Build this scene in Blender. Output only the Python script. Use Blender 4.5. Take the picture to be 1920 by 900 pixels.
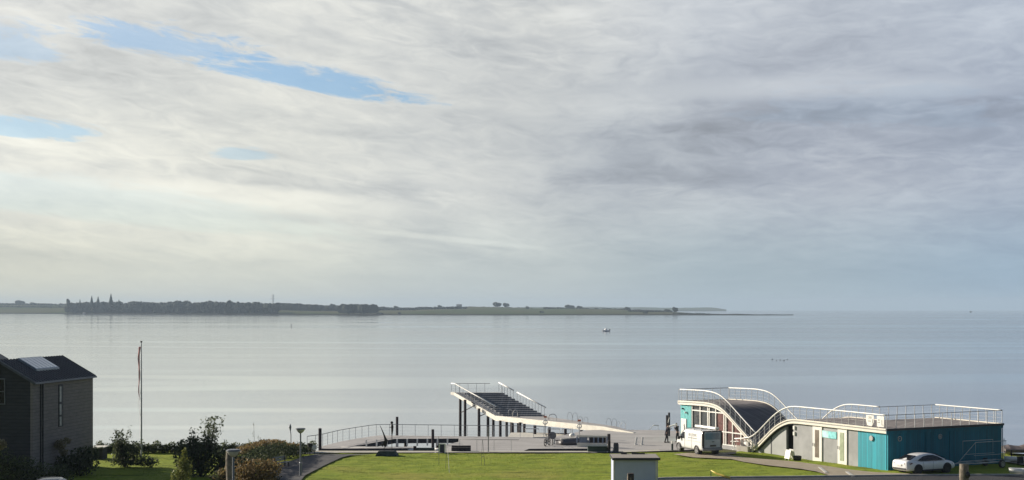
import bpy, bmesh, math, random
import numpy as np
from math import sin, cos, pi, radians, atan2, sqrt, tan
from mathutils import Vector, Matrix, noise as mnoise
random.seed(7)
rng = np.random.default_rng(7)
SC = bpy.context.scene
COL = SC.collection
for o in list(bpy.data.objects): bpy.data.objects.remove(o)

# ------------------------------------------------------------ camera
F, CX, V0, CH = 2773.0, 960.0, 579.0, 12.0
cam_d = bpy.data.cameras.new('camera'); cam = bpy.data.objects.new('camera', cam_d); COL.objects.link(cam)
cam.location = (0, 0, CH); cam.rotation_euler = (pi/2, 0, 0)
cam_d.sensor_width = 36; cam_d.lens = F/1920*36
cam_d.shift_y = (V0-450)/1920
cam_d.clip_start = 0.5; cam_d.clip_end = 60000
SC.camera = cam
SC.render.resolution_x = 1024; SC.render.resolution_y = 480

# ------------------------------------------------------------ node helpers
def rgb(r, g, b, k=1.0):
    f = lambda c: ((c/255)/12.92 if c/255 <= .04045 else ((c/255+.055)/1.055)**2.4)
    return (f(r)*k, f(g)*k, f(b)*k, 1)
class NT:
    def __init__(s, tree): s.t = tree; s.n = tree.nodes; s.l = tree.links
    def put(s, inp, v):
        if isinstance(v, bpy.types.NodeSocket): s.l.new(v, inp)
        elif v is not None: inp.default_value = v
    def m(s, op, a, b=None, c=None, clamp=False):
        n = s.n.new('ShaderNodeMath'); n.operation = op; n.use_clamp = clamp
        s.put(n.inputs[0], a)
        if b is not None: s.put(n.inputs[1], b)
        if c is not None: s.put(n.inputs[2], c)
        return n.outputs[0]
    def ss(s, x, a, b, lo=0.0, hi=1.0):
        n = s.n.new('ShaderNodeMapRange'); n.interpolation_type = 'SMOOTHSTEP'
        s.put(n.inputs[0], x); s.put(n.inputs[1], a); s.put(n.inputs[2], b); s.put(n.inputs[3], lo); s.put(n.inputs[4], hi)
        return n.outputs[0]
    def mix(s, f, a, b, kind='MIX'):
        n = s.n.new('ShaderNodeMix'); n.data_type = 'RGBA'; n.blend_type = kind
        s.put(n.inputs[0], f); s.put(n.inputs[6], a); s.put(n.inputs[7], b)
        return n.outputs[2]
    def ramp(s, f, stops, interp='EASE'):
        n = s.n.new('ShaderNodeValToRGB'); n.color_ramp.interpolation = interp
        e = n.color_ramp.elements
        while len(e) < len(stops): e.new(0.5)
        for i, (p, c) in enumerate(stops): e[i].position = p; e[i].color = c
        s.put(n.inputs[0], f); return n.outputs[0]
    def xyz(s, x, y, z=0.0):
        n = s.n.new('ShaderNodeCombineXYZ'); s.put(n.inputs[0], x); s.put(n.inputs[1], y); s.put(n.inputs[2], z); return n.outputs[0]
    def sep(s, v):
        n = s.n.new('ShaderNodeSeparateXYZ'); s.l.new(v, n.inputs[0]); return n.outputs
    def noise(s, v, scale, detail=4, rough=.5, dist=0.0, dim='3D'):
        n = s.n.new('ShaderNodeTexNoise'); n.noise_dimensions = dim
        if v is not None: s.l.new(v, n.inputs['Vector'])
        n.inputs['Scale'].default_value = scale; n.inputs['Detail'].default_value = detail
        n.inputs['Roughness'].default_value = rough; n.inputs['Distortion'].default_value = dist
        return n.outputs[0]
    def map(s, v, loc=(0,0,0), rot=(0,0,0), sc=(1,1,1)):
        n = s.n.new('ShaderNodeMapping'); s.l.new(v, n.inputs[0])
        n.inputs[1].default_value = loc; n.inputs[2].default_value = rot; n.inputs[3].default_value = sc
        return n.outputs[0]
    def bump(s, h, strength=.3, dist=.05):
        n = s.n.new('ShaderNodeBump'); n.inputs['Strength'].default_value = strength; n.inputs['Distance'].default_value = dist
        s.l.new(h, n.inputs['Height']); return n.outputs[0]

# ------------------------------------------------------------ world: Nishita sky behind a broken cloud layer
SUN_AZ, SUN_EL = radians(-60), radians(20.5)
W = bpy.data.worlds.new('World'); SC.world = W; W.use_nodes = True
W.node_tree.nodes.clear(); w = NT(W.node_tree)
out = w.n.new('ShaderNodeOutputWorld'); bg = w.n.new('ShaderNodeBackground'); bg.inputs[1].default_value = 0.1
w.l.new(bg.outputs[0], out.inputs[0])
sky = w.n.new('ShaderNodeTexSky'); sky.sky_type = 'NISHITA'; sky.sun_disc = False
sky.sun_elevation = SUN_EL; sky.sun_rotation = SUN_AZ; sky.dust_density = 1.0; sky.altitude = 10
tc = w.n.new('ShaderNodeTexCoord')
x, y, z = w.sep(tc.outputs['Generated'])
A = w.m('ARCTAN2', x, y)
E = w.m('DIVIDE', z, w.m('SQRT', w.m('ADD', w.m('MULTIPLY', x, x), w.m('MULTIPLY', y, y))))
t = w.m('MULTIPLY_ADD', A, 1/.70, .5, clamp=True)          # 0 left edge .. 1 right edge of the bay
K = 6.55
def px(*a): return rgb(*a, k=K)
low = w.ramp(t, [(0, px(206,206,190)), (.22, px(206,208,196)), (.5, px(186,194,192)), (.72, px(160,176,184)), (1, px(144,167,186))])
mid = w.ramp(t, [(0, px(219,220,213)), (.25, px(216,217,210)), (.45, px(197,200,199)), (.62, px(176,182,188)), (.8, px(168,175,186)), (1, px(160,170,185))])
top = w.ramp(t, [(0, px(219,220,216)), (.25, px(210,212,209)), (.5, px(196,199,199)), (.72, px(184,190,198)), (1, px(175,184,197))])
base = w.mix(w.ss(E, .01, .09), low, mid); base = w.mix(w.ss(E, .09, .20), base, top)
shear = w.m('MINIMUM', w.m('MAXIMUM', A, -.6), .02)
yy = w.m('ADD', E, w.m('MULTIPLY', shear, .13))
yp = w.m('POWER', w.m('MAXIMUM', w.m('ADD', yy, .12), .001), .6)
v1 = w.xyz(w.m('MULTIPLY', A, 8.0), w.m('MULTIPLY', yp, 31), .0)
n1 = w.noise(v1, 1.0, 8, .58, .7)
v2 = w.xyz(w.m('MULTIPLY', A, 3.0), w.m('MULTIPLY', yp, 13), 3.7)
n2 = w.noise(v2, 1.0, 4, .5, .3)
v3 = w.xyz(w.m('MULTIPLY', A, 34), w.m('MULTIPLY', yp, 105), 8.1)
n3 = w.noise(v3, 1.0, 7, .62, .9)
fadeL = w.ss(E, .0, .06)
cl = w.m('ADD', w.m('MULTIPLY', w.m('SUBTRACT', n1, .5), .62), w.m('MULTIPLY', w.m('SUBTRACT', n2, .5), .75))
cl = w.m('ADD', cl, w.m('MULTIPLY', w.m('SUBTRACT', n3, .5), .44))
cl = w.m('MULTIPLY', cl, w.m('MULTIPLY_ADD', fadeL, .85, .15))
# darker band across the right half, about four degrees up, and a brighter one above it
def blob(ca, ce, ra, re, slope, nz=.5, edge=1.0):
    a = w.m('SUBTRACT', A, ca); e = w.m('SUBTRACT', w.m('ADD', E, w.m('MULTIPLY', a, slope)), ce)
    q = w.m('ADD', w.m('POWER', w.m('ABSOLUTE', w.m('DIVIDE', a, ra)), 2), w.m('POWER', w.m('ABSOLUTE', w.m('DIVIDE', e, re)), 2))
    q = w.m('ADD', q, w.m('MULTIPLY', w.m('SUBTRACT', w.m('ADD', n1, n3), 1.0), nz*4))
    return w.ss(q, edge, 0.0)
v4 = w.xyz(w.m('MULTIPLY', A, 22), w.m('MULTIPLY', yp, 120), 4.4)
n4 = w.noise(v4, 1.0, 8, .66, 1.1)
def gap(ca, ce, ra, re, slope, rag=2.6):
    a = w.m('SUBTRACT', A, ca); e = w.m('SUBTRACT', w.m('ADD', E, w.m('MULTIPLY', a, slope)), ce)
    up_ = w.m('MULTIPLY_ADD', w.ss(e, -re*.4, re*.4), 1.2, 1.0)        # soft above, crisp below
    q = w.m('ADD', w.m('POWER', w.m('ABSOLUTE', w.m('DIVIDE', a, ra)), 2), w.m('POWER', w.m('DIVIDE', w.m('ABSOLUTE', w.m('DIVIDE', e, re)), up_), 2))
    val = w.m('SUBTRACT', 1.0, q); val = w.m('ADD', val, w.m('MULTIPLY', w.m('SUBTRACT', w.m('ADD', n4, n3), 1.0), rag))
    return w.ss(w.m('ADD', val, w.m('MULTIPLY', up_, .0)), -.15, .75)
def ae(u, v):
    a = math.atan((u-CX)/F); return a, (V0-v)/F*cos(a)
dark = w.m('MULTIPLY', blob(*ae(1650, 235), .19, .020, .03, .5, 1.3), .11)
dark2 = w.m('MULTIPLY', blob(*ae(1500, 335), .17, .014, .0, .35, 1.3), .08)
dark3 = w.m('MULTIPLY', blob(*ae(940, 60), .10, .022, .10, .35, 1.3), .13)
dark4 = w.m('MULTIPLY', blob(*ae(560, 340), .10, .008, .10, .3, 1.3), .12)
brt = w.m('MULTIPLY', blob(*ae(1560, 165), .12, .010, .02, .4, 1.2), .16)
brt2 = w.m('MULTIPLY', blob(*ae(1180, 200), .10, .014, -.02, .4, 1.2), .10)
brt3 = w.m('MULTIPLY', blob(*ae(420, 370), .15, .010, .06, .3, 1.2), .13)
brt4 = w.m('MULTIPLY', blob(*ae(860, 450), .07, .0025, .10, .1, 1.2), .13)
for dd in (dark, dark2, dark3, dark4): cl = w.m('SUBTRACT', cl, dd)
for dd in (brt, brt2, brt3, brt4): cl = w.m('ADD', cl, dd)
gain = w.m('MULTIPLY_ADD', cl, 1.12, 1.10)
g3 = w.n.new('ShaderNodeVectorMath'); g3.operation = 'SCALE'; w.l.new(base, g3.inputs[0]); w.l.new(gain, g3.inputs['Scale'])
cloud = g3.outputs[0]
# thick parts of the layer are a little warmer, thin ones bluer
cloud = w.mix(w.ss(cl, -.22, .22), w.mix(1.0, cloud, (.98,.99,1.02,1), 'MULTIPLY'), w.mix(1.0, cloud, (1.02,1.0,.965,1), 'MULTIPLY'))
# clear gaps: the Nishita sky shows through
g = w.m('MAXIMUM', gap(*ae(570, 152), .092, .0062, .160, 2.4), w.m('MULTIPLY', gap(*ae(330, 92), .070, .0070, .13, 3.0), .75))
for args, k_ in (((*ae(40, 244), .050, .0052, .06), .8), ((*ae(455, 293), .024, .0030, .02, 2.0), .55), ((*ae(20, 92), .035, .009, .1, 3.0), .5), ((*ae(150, 388), .19, .0095, .10, 1.2), .30), ((*ae(1640, 215), .09, .010, .03, 2.6), .14)):
    g = w.m('MAXIMUM', g, w.m('MULTIPLY', gap(*args), k_))
clear = w.mix(1.0, sky.outputs[0], (.43, .60, .80, 1), 'MULTIPLY')
skyc = w.mix(w.m('MULTIPLY', g, .82), cloud, clear)
# overhead and behind the camera the layer is thinner and greyer
over = w.mix(.5, w.mix(1.0, sky.outputs[0], (.40,.40,.40,1), 'MULTIPLY'), px(108,122,148))
back = w.ss(w.m('ABSOLUTE', w.m('ADD', A, .5)), .95, 1.7)
skyc = w.mix(w.m('MAXIMUM', w.ss(E, .22, .60), back), skyc, over)
w.l.new(skyc, bg.inputs[0])

sun_d = bpy.data.lights.new('sun', 'SUN'); sun = bpy.data.objects.new('sun', sun_d); COL.objects.link(sun)
sun_d.energy = 5.0; sun_d.angle = radians(.6); sun_d.color = (1, .90, .76)
SV = Vector((sin(SUN_AZ)*cos(SUN_EL), cos(SUN_AZ)*cos(SUN_EL), sin(SUN_EL)))
sun.rotation_euler = SV.to_track_quat('Z', 'Y').to_euler(); sun.location = SV*300
SC.view_settings.view_transform = 'Standard'; SC.view_settings.look = 'None'
SC.view_settings.exposure = 0.62; SC.view_settings.gamma = 1; SC.view_settings.use_curve_mapping = False
SC.render.engine = 'CYCLES'

# ------------------------------------------------------------ geometry helpers
SEA = -1.5
def at(u, v, z=0.0):                       # the point at height z that the photo shows at (u, v)
    Y = F*(CH-z)/(v-V0); return Vector(((u-CX)/F*Y, Y, z))
def col(u, Y, z=0.0): return Vector(((u-CX)/F*Y, Y, z))
def zof(v, Y): return CH-(v-V0)*Y/F
def V(*a): return Vector(a)
def mat(name, color, rough=.7, metal=0.0, spec=.5, var=.12, vscale=3.0, bump=0.0, bscale=20, alpha=None, coat=0):
    m = bpy.data.materials.new(name); m.use_nodes = True; n = NT(m.node_tree); p = n.n['Principled BSDF']
    p.inputs['Roughness'].default_value = rough; p.inputs['Metallic'].default_value = metal
    p.inputs['Specular IOR Level'].default_value = spec; p.inputs['Coat Weight'].default_value = coat
    t_ = n.n.new('ShaderNodeTexCoord'); c = tuple(color[:3])+(1,)
    nz = n.noise(t_.outputs['Object'], vscale, 5, .6)
    d = tuple(q*(1-var) for q in c[:3])+(1,); e = tuple(min(1, q*(1+var)) for q in c[:3])+(1,)
    n.l.new(n.mix(n.ss(nz, .3, .7), d, e), p.inputs['Base Color'])
    if bump: n.l.new(n.bump(n.noise(t_.outputs['Object'], bscale, 4, .6), bump, .02), p.inputs['Normal'])
    if alpha is not None: p.inputs['Alpha'].default_value = alpha
    return m
class MB:
    def __init__(s): s.v = []; s.f = []; s.smooth = False
    def add(s, vs, fs):
        b = len(s.v); s.v += [tuple(q) for q in vs]; s.f += [tuple(i+b for i in f) for f in fs]; return s
    def box(s, c, size, rz=0.0, M=None):
        hx, hy, hz = size[0]/2, size[1]/2, size[2]/2
        R = M if M is not None else Matrix.Rotation(rz, 3, 'Z')
        vs = [Vector(c)+R@Vector((a*hx, b*hy, d*hz)) for a in (-1,1) for b in (-1,1) for d in (-1,1)]
        return s.add(vs, [(0,1,3,2),(4,6,7,5),(0,4,5,1),(2,3,7,6),(0,2,6,4),(1,5,7,3)])
    def beam(s, a, b, w_, h_, up=(0,0,1)):
        a = Vector(a); b = Vector(b); d = b-a; L = d.length
        if L < 1e-6: return s
        yv = d/L; xv = yv.cross(Vector(up))
        if xv.length < 1e-4: xv = yv.cross(Vector((1,0,0)))
        xv.normalize(); zv = xv.cross(yv)
        M = Matrix((xv, yv, zv)).transposed()
        return s.box((a+b)/2, (w_, L, h_), M=M)
    def tube(s, pts, r, seg=6, caps=True):
        pts = [Vector(p) for p in pts]; n = len(pts)
        rs = r if isinstance(r, (list, tuple)) else [r]*n
        ref = Vector((0,0,1)) if abs((pts[-1]-pts[0]).normalized().z) < .9 else Vector((1,0,0))
        vs = []; fs = []
        for i, p in enumerate(pts):
            d = (pts[min(i+1, n-1)]-pts[max(i-1, 0)]).normalized()
            xv = d.cross(ref).normalized(); yv = xv.cross(d)
            for k in range(seg):
                a = 2*pi*k/seg; vs.append(p+(xv*cos(a)+yv*sin(a))*rs[i])
        for i in range(n-1):
            for k in range(seg):
                fs.append((i*seg+k, i*seg+(k+1)%seg, (i+1)*seg+(k+1)%seg, (i+1)*seg+k))
        if caps: fs += [tuple(range(seg))[::-1], tuple((n-1)*seg+k for k in range(seg))]
        return s.add(vs, fs)
    def ell(s, c, r, seg=12, rings=8):
        vs = []; fs = []
        for i in range(rings+1):
            ph = pi*i/rings
            for k in range(seg):
                a = 2*pi*k/seg; vs.append(Vector(c)+Vector((r[0]*sin(ph)*cos(a), r[1]*sin(ph)*sin(a), r[2]*cos(ph))))
        for i in range(rings):
            for k in range(seg): fs.append((i*seg+k, (i+1)*seg+k, (i+1)*seg+(k+1)%seg, i*seg+(k+1)%seg))
        return s.add(vs, fs)
    def prism(s, poly, z0, z1):              # poly: list of (x, y)
        n = len(poly); vs = [(p[0], p[1], z0) for p in poly]+[(p[0], p[1], z1) for p in poly]
        fs = [tuple(range(n))[::-1], tuple(range(n, 2*n))]+[(i, (i+1)%n, n+(i+1)%n, n+i) for i in range(n)]
        return s.add(vs, fs)
    def extr(s, prof, off):                  # closed outline (3D points) pushed along off
        n = len(prof); off = Vector(off); vs = [Vector(p) for p in prof]+[Vector(p)+off for p in prof]
        fs = [tuple(range(n))[::-1], tuple(range(n, 2*n))]+[(i, (i+1)%n, n+(i+1)%n, n+i) for i in range(n)]
        return s.add(vs, fs)
    def loft(s, rings, caps=True, closed=True):
        n = len(rings[0]); vs = [q for r in rings for q in r]; fs = []
        for i in range(len(rings)-1):
            for k in range(n if closed else n-1):
                fs.append((i*n+k, i*n+(k+1)%n, (i+1)*n+(k+1)%n, (i+1)*n+k))
        if caps: fs += [tuple(range(n))[::-1], tuple((len(rings)-1)*n+k for k in range(n))]
        return s.add(vs, fs)
    def build(s, name, m, parent=None, smooth=False, bevel=0.0, loc=None):
        me = bpy.data.meshes.new(name)
        vs = s.v
        org = Vector(loc) if loc is not None else Vector((0,0,0))
        if parent is None and loc is None and vs:
            xs = [p[0] for p in vs]; ys = [p[1] for p in vs]; zs = [p[2] for p in vs]
            org = Vector(((min(xs)+max(xs))/2, (min(ys)+max(ys))/2, min(zs)))
        if parent is not None: org = Vector((0,0,0))
        me.from_pydata([(p[0]-org.x, p[1]-org.y, p[2]-org.z) for p in vs], [], s.f)
        bm = bmesh.new(); bm.from_mesh(me); bmesh.ops.recalc_face_normals(bm, faces=bm.faces[:]); bm.to_mesh(me); bm.free()
        if smooth: me.shade_smooth()
        me.materials.append(m)
        o = bpy.data.objects.new(name, me); COL.objects.link(o); o.location = org
        if parent is not None: o.parent = parent
        if bevel:
            b = o.modifiers.new('b', 'BEVEL'); b.width = bevel; b.segments = 2; b.limit_method = 'ANGLE'
        return o
def tag(o, label=None, cat=None, group=None, kind=None):
    if label: o['label'] = label
    if cat: o['category'] = cat
    if group: o['group'] = group
    if kind: o['kind'] = kind
    return o
def thing(name, label, cat, loc=(0,0,0), rz=0.0, group=None):
    o = bpy.data.objects.new(name, None); COL.objects.link(o); o.location = loc; o.rotation_euler = (0,0,rz)
    o.empty_display_size = .3
    return tag(o, label, cat, group)
def dup(o, loc=None, rz=None, label=None, parent=None, sc=None):
    c = o.copy(); COL.objects.link(c)
    if parent is not None: c.parent = parent
    if loc is not None: c.location = loc
    if rz is not None: c.rotation_euler = (0,0,rz)
    if sc is not None: c.scale = (sc,)*3 if not isinstance(sc, tuple) else sc
    if label: c['label'] = label
    for ch in list(o.children): dup(ch, parent=c)
    return c
def struct(o, label=None): o['kind'] = 'structure'; return o

# ------------------------------------------------------------ water
def water_mat():
    m = bpy.data.materials.new('sea_water'); m.use_nodes = True; n = NT(m.node_tree); p = n.n['Principled BSDF']
    g_ = n.n.new('ShaderNodeNewGeometry'); P = g_.outputs['Position']
    p.inputs['Base Color'].default_value = (.035,.05,.055,1); p.inputs['IOR'].default_value = 1.33
    X_, Y_, Z_ = n.sep(P)
    # long wind lanes and slicks lying almost across the view
    la = n.map(P, rot=(0,0,radians(3)), sc=(.0009,.0075,1)); s1 = n.noise(la, 1.0, 5, .6, .8)
    lb = n.map(P, rot=(0,0,radians(-2)), sc=(.006,.022,1)); s2 = n.noise(lb, 1.0, 4, .6, .8)
    slick = n.m('ADD', n.m('MULTIPLY', s1, .6), n.m('MULTIPLY', s2, .4))
    ls = n.ss(slick, .38, .66)
    # a few long thin calm streaks
    lc = n.map(P, rot=(0,0,radians(5)), sc=(.0007,.0048,1)); s3 = n.noise(lc, 1.0, 2, .4, .8)
    thin = n.m('MAXIMUM', n.ss(n.m('ABSOLUTE', n.m('SUBTRACT', s3, .53)), .016, .003), n.ss(n.m('ABSOLUTE', n.m('SUBTRACT', s3, .44)), .012, .003))
    r = n.m('MULTIPLY_ADD', ls, -.06, .12); r = n.m('SUBTRACT', r, n.m('MULTIPLY', thin, .09))
    n.l.new(n.m('MAXIMUM', r, .04), p.inputs['Roughness'])
    nf = n.noise(n.map(P, sc=(1,1.6,1)), 1.6, 4, .6); nb = n.noise(n.map(P, sc=(1,2.0,1)), .22, 3, .5)
    h = n.m('ADD', n.m('MULTIPLY', nf, .05), n.m('MULTIPLY', nb, .16))
    b = n.n.new('ShaderNodeBump'); b.inputs['Distance'].default_value = 1.0; n.l.new(h, b.inputs['Height'])
    st = n.m('MULTIPLY_ADD', ls, -.12, .27); st = n.m('MULTIPLY', st, n.m('MULTIPLY_ADD', thin, -.7, 1.0))
    n.l.new(st, b.inputs['Strength']); n.l.new(b.outputs[0], p.inputs['Normal']); thin = n.m('MULTIPLY', thin, n.ss(Y_, 350, 900, .15, 1.0))
    gl = n.n.new('ShaderNodeBsdfGlossy'); n.l.new(n.ramp(n.m('ADD', n.m('MULTIPLY', ls, .35), n.m('MULTIPLY', thin, .8)), [(0, (.88,.885,.89,1)), (.5, (.95,.95,.945,1)), (1, (1,1,1,1))], 'LINEAR'), gl.inputs[0]); n.l.new(n.m('MAXIMUM', r, .04), gl.inputs['Roughness']); n.l.new(b.outputs[0], gl.inputs['Normal'])  # brighter reflection of the calm water is put into the glossy colour
    mx = n.n.new('ShaderNodeMixShader'); mx.inputs[0].default_value = .72; n.l.new(p.outputs[0], mx.inputs[1]); n.l.new(gl.outputs[0], mx.inputs[2]); n.l.new(mx.outputs[0], n.n['Material Output'].inputs[0])
    return m
mb = MB(); mb.add([(-9000,-2000,SEA),(9000,-2000,SEA),(9000,12500,SEA),(-9000,12500,SEA)], [(0,1,2,3)])
struct(mb.build('sea_water', water_mat(), loc=(0,0,SEA)))

# ------------------------------------------------------------ haze
hm = bpy.data.materials.new('haze'); hm.use_nodes = True; hm.node_tree.nodes.clear()
ho = hm.node_tree.nodes.new('ShaderNodeOutputMaterial'); hv = hm.node_tree.nodes.new('ShaderNodeVolumePrincipled')
hv.inputs['Color'].default_value = (.60,.76,.95,1); hv.inputs['Density'].default_value = HAZE = 0.85e-4
hv.inputs['Anisotropy'].default_value = .0
hm.node_tree.links.new(hv.outputs[0], ho.inputs['Volume'])
mb = MB(); mb.box((0, 5200, 43), (18400, 15400, 98)); hz = mb.build('haze', hm); hz['kind'] = 'stuff'
tag(hz, 'pale air haze over the bay', 'haze')
# ------------------------------------------------------------ far shore
def interp(pts, u):
    if u <= pts[0][0]: return pts[0][1]
    for (a, b), (c, d) in zip(pts, pts[1:]):
        if u <= c: return b+(d-b)*(u-a)/(c-a)
    return pts[-1][1]
def land_mat(name, c1, c2, c3, sc=.004):
    m = bpy.data.materials.new(name); m.use_nodes = True; n = NT(m.node_tree); p = n.n['Principled BSDF']
    p.inputs['Roughness'].default_value = 1; p.inputs['Specular IOR Level'].default_value = 0
    g_ = n.n.new('ShaderNodeNewGeometry'); P = g_.outputs['Position']
    a = n.noise(n.map(P, sc=(1,.5,1)), sc, 4, .55); b = n.noise(P, sc*9, 5, .6)
    c = n.mix(n.ss(a, .42, .58), c1, c2); c = n.mix(n.ss(b, .5, .75), c, c3)
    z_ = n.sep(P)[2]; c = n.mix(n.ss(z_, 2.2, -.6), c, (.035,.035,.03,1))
    n.l.new(c, p.inputs['Base Color']); return m
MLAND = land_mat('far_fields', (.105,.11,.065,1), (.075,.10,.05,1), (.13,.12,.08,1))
shore = [(-220,587.5),(0,588.2),(300,589.4),(640,590.8),(960,591.3),(1250,591.2),(1420,591.5),(1488,591.2)]
crest = [(-220,571),(0,570.5),(60,571.5),(120,572),(240,573),(430,573),(520,573),(560,575),(650,578),(760,578),(830,576),(870,575),(930,575.5),(1000,578),(1060,577.5),(1120,579),(1170,581),(1220,583),(1250,583.5),(1290,587),(1340,588.5),(1400,589),(1440,589.5),(1488,591)]
rows = []
for i in range(0, 115):
    u = -220+1708*i/114
    Ys = F*(CH-SEA)/(interp(shore, u)-V0); rows_u = []
    Yc = Ys+260+900*max(0, min(1, (1488-u)/500)); zc = zof(interp(crest, u), Yc)+mnoise.noise((u*.03, 0, 0))*1.2
    if u > 1470: zc = min(zc, .3)
    for k in range(9):
        f = k/8
        if k == 8: Yk, zk = Yc+500, SEA-1
        elif k == 0: Yk, zk = Ys, SEA-.3
        else:
            f = k/7; Yk = Ys+(Yc-Ys)*f
            rise = (min(1, f*6)*.16+.84*f**1.15)
            zk = SEA+.4+(max(zc, SEA+.5)-SEA-.4)*rise
        rows_u.append(col(u, Yk, zk))
    rows.append(rows_u)
mb = MB(); mb.loft(rows, caps=False, closed=False)
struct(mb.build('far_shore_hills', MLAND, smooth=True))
# distant headland on the horizon
crest2 = [(960,576),(1000,574.5),(1060,574.8),(1110,574),(1150,575.5),(1200,575),(1250,576),(1300,576),(1325,575),(1345,576.5),(1362,579.5)]
rows = []
for i in range(60):
    u = 900+462*i/59; Yc = 9000; zc = zof(interp(crest2, u)+1.0+mnoise.noise((u*.15, 5, 0))*.7, Yc)
    rows.append([col(u, 8300, SEA-.5), col(u, 8320, SEA+6*min(1, (1362-u)/60+.2)), col(u, 8600, SEA+(zc-SEA)*.7), col(u, Yc, zc), col(u, 9600, SEA-1)])
mb = MB(); mb.loft(rows, caps=False, closed=False); struct(mb.build('distant_headland_hills', MLAND, smooth=True))
def leaf_mat(name, c1, c2, rough=.6, trans=.0):
    m = bpy.data.materials.new(name); m.use_nodes = True; n = NT(m.node_tree); p = n.n['Principled BSDF']
    p.inputs['Roughness'].default_value = rough; p.inputs['Specular IOR Level'].default_value = .25
    g_ = n.n.new('ShaderNodeNewGeometry')
    a = g_.outputs['Random Per Island']; cc = n.mix(a, tuple(c1)+(1,), tuple(c2)+(1,))
    n.l.new(cc, p.inputs['Base Color'])
    if trans:
        tr = n.n.new('ShaderNodeBsdfTranslucent'); n.l.new(cc, tr.inputs[0]); mx = n.n.new('ShaderNodeMixShader'); mx.inputs[0].default_value = trans
        n.l.new(p.outputs[0], mx.inputs[1]); n.l.new(tr.outputs[0], mx.inputs[2])
        n.l.new(mx.outputs[0], n.n['Material Output'].inputs[0])
    return m
MFOREST = leaf_mat('far_foliage', (.018,.030,.018), (.042,.052,.032), .9)
def clump(mb, c, r, n_, leaf):             # leaf-clump faces through the volume of an ellipsoid
    r = Vector(r)
    for _ in range(n_):
        d = Vector(rng.normal(size=3)); d.normalize(); q = rng.random()**.45
        p = Vector(c)+Vector((d.x*r.x, d.y*r.y, d.z*r.z))*q
        a = Vector(rng.normal(size=3)).normalized(); b = a.orthogonal().normalized(); a = a.cross(b)
        s_ = leaf*(.6+.8*rng.random()); b2 = b*s_; a2 = a*s_*.7
        mb.add([p-b2, p+a2, p+b2, p-a2], [(0,1,2,3)])
def blobby(mb, c, r, seed, seg=10, rings=6, amp=.28):
    vs = []; fs = []
    for i in range(rings+1):
        ph = pi*i/rings
        for k in range(seg):
            a = 2*pi*k/seg; d = Vector((sin(ph)*cos(a), sin(ph)*sin(a), cos(ph)))
            q = 1+amp*mnoise.noise(d*1.9+Vector((seed, seed*.7, 0)))
            vs.append(Vector(c)+Vector((d.x*r[0], d.y*r[1], d.z*r[2]))*q)
    for i in range(rings):
        for k in range(seg): fs.append((i*seg+k, (i+1)*seg+k, (i+1)*seg+(k+1)%seg, i*seg+(k+1)%seg))
    mb.add(vs, fs)
def shore_Y(u): return F*(CH-SEA)/(interp(shore, u)-V0)
def ground_z(u, Y):
    Ys = shore_Y(u); Yc = Ys+260+900*max(0, min(1, (1488-u)/500)); zc = zof(interp(crest, u), Yc)
    f = max(0, min(1, (Y-Ys)/(Yc-Ys))); return SEA+.4+(max(zc, SEA+.5)-SEA-.4)*(min(1, f*6)*.16+.84*f**1.15)
# the far wood: nobody could count its trees
wood_top = [(125,567.5),(165,566),(200,566),(228,566),(232,570),(245,565),(262,564.5),(285,567),(300,566.5),(325,566),(332,563.5),(345,564.5),(352,563),(360,567),(378,567),(392,564.5),(415,566.5),(432,563.5),(440,567),(470,567),(485,566),(495,568),(520,570)]
mb = MB()
for i in range(150):                         # shaded inner mass
    u = 127+390*i/149; Y = shore_Y(u)+95+30*rng.random(); g0 = ground_z(u, Y); topz = zof(interp(wood_top, u)+2.0, Y); h = topz-g0
    blobby(mb, col(u, Y, g0+h*.45), (h*.45, h*.3, h*.52), i*1.7, 8, 5, .3)
for i in range(1700):                        # crowns of many sizes
    u = 125+397*rng.random(); Y = shore_Y(u)+60+90*rng.random(); g0 = ground_z(u, Y)
    wob = 1.3*mnoise.noise((u*.11, 3, 0))+.9*mnoise.noise((u*.35, 9, 0))
    topz = zof(interp(wood_top, u)+wob+.3, Y); r_ = 1.3+3.6*rng.random()**1.8
    z_ = g0+(topz-g0)*(rng.random()**.55)-r_*.7
    blobby(mb, col(u, Y, max(z_, g0+1)), (r_*1.15, r_, r_*(.8+.5*rng.random())), i*1.3, 7, 5, .5)
o = mb.build('far_woodland', MFOREST, smooth=False); tag(o, 'dark wood along the far shore on the left, one dense mass of crowns', 'woodland', kind='stuff')
mb = MB()
for (ua, ub, va, vb, dY) in ((518,600,568,572,420),(600,640,572,575,500),(560,780,575.5,577.5,700),(640,704,571,571.5,150),(780,875,576.3,575,760),(600,720,572.5,575.5,650),(870,1000,575,577.3,1100),(1020,1180,576.5,579,900),(-60,128,568.2,569.8,1050),(-60,125,573,574.5,700),(700,800,576.5,577.5,820),(1180,1260,580.5,583,500),(1262,1330,586.5,588,230)):
    for i in range(int((ub-ua)*.75)):
        u = ua+(ub-ua)*(i+rng.random())/int((ub-ua)*.75); Y = shore_Y(u)+dY+rng.random()*30; g0 = ground_z(u, Y)
        topz = zof(interp([(ua, va), (ub, vb)], u)+rng.random()*2.2-1.0, Y); h = max(2.5, topz-g0)
        blobby(mb, col(u, Y, topz-h*.5), (h*.45+1.6, 3, h*.52), i*1.3, 8, 5)
o = mb.build('far_hedgerows', MFOREST); tag(o, 'thin dark hedgerows drawn across the fields of the far shore', 'hedgerow', kind='stuff')
MBARK = mat('far_bark', (.07,.055,.045), .9)
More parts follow.
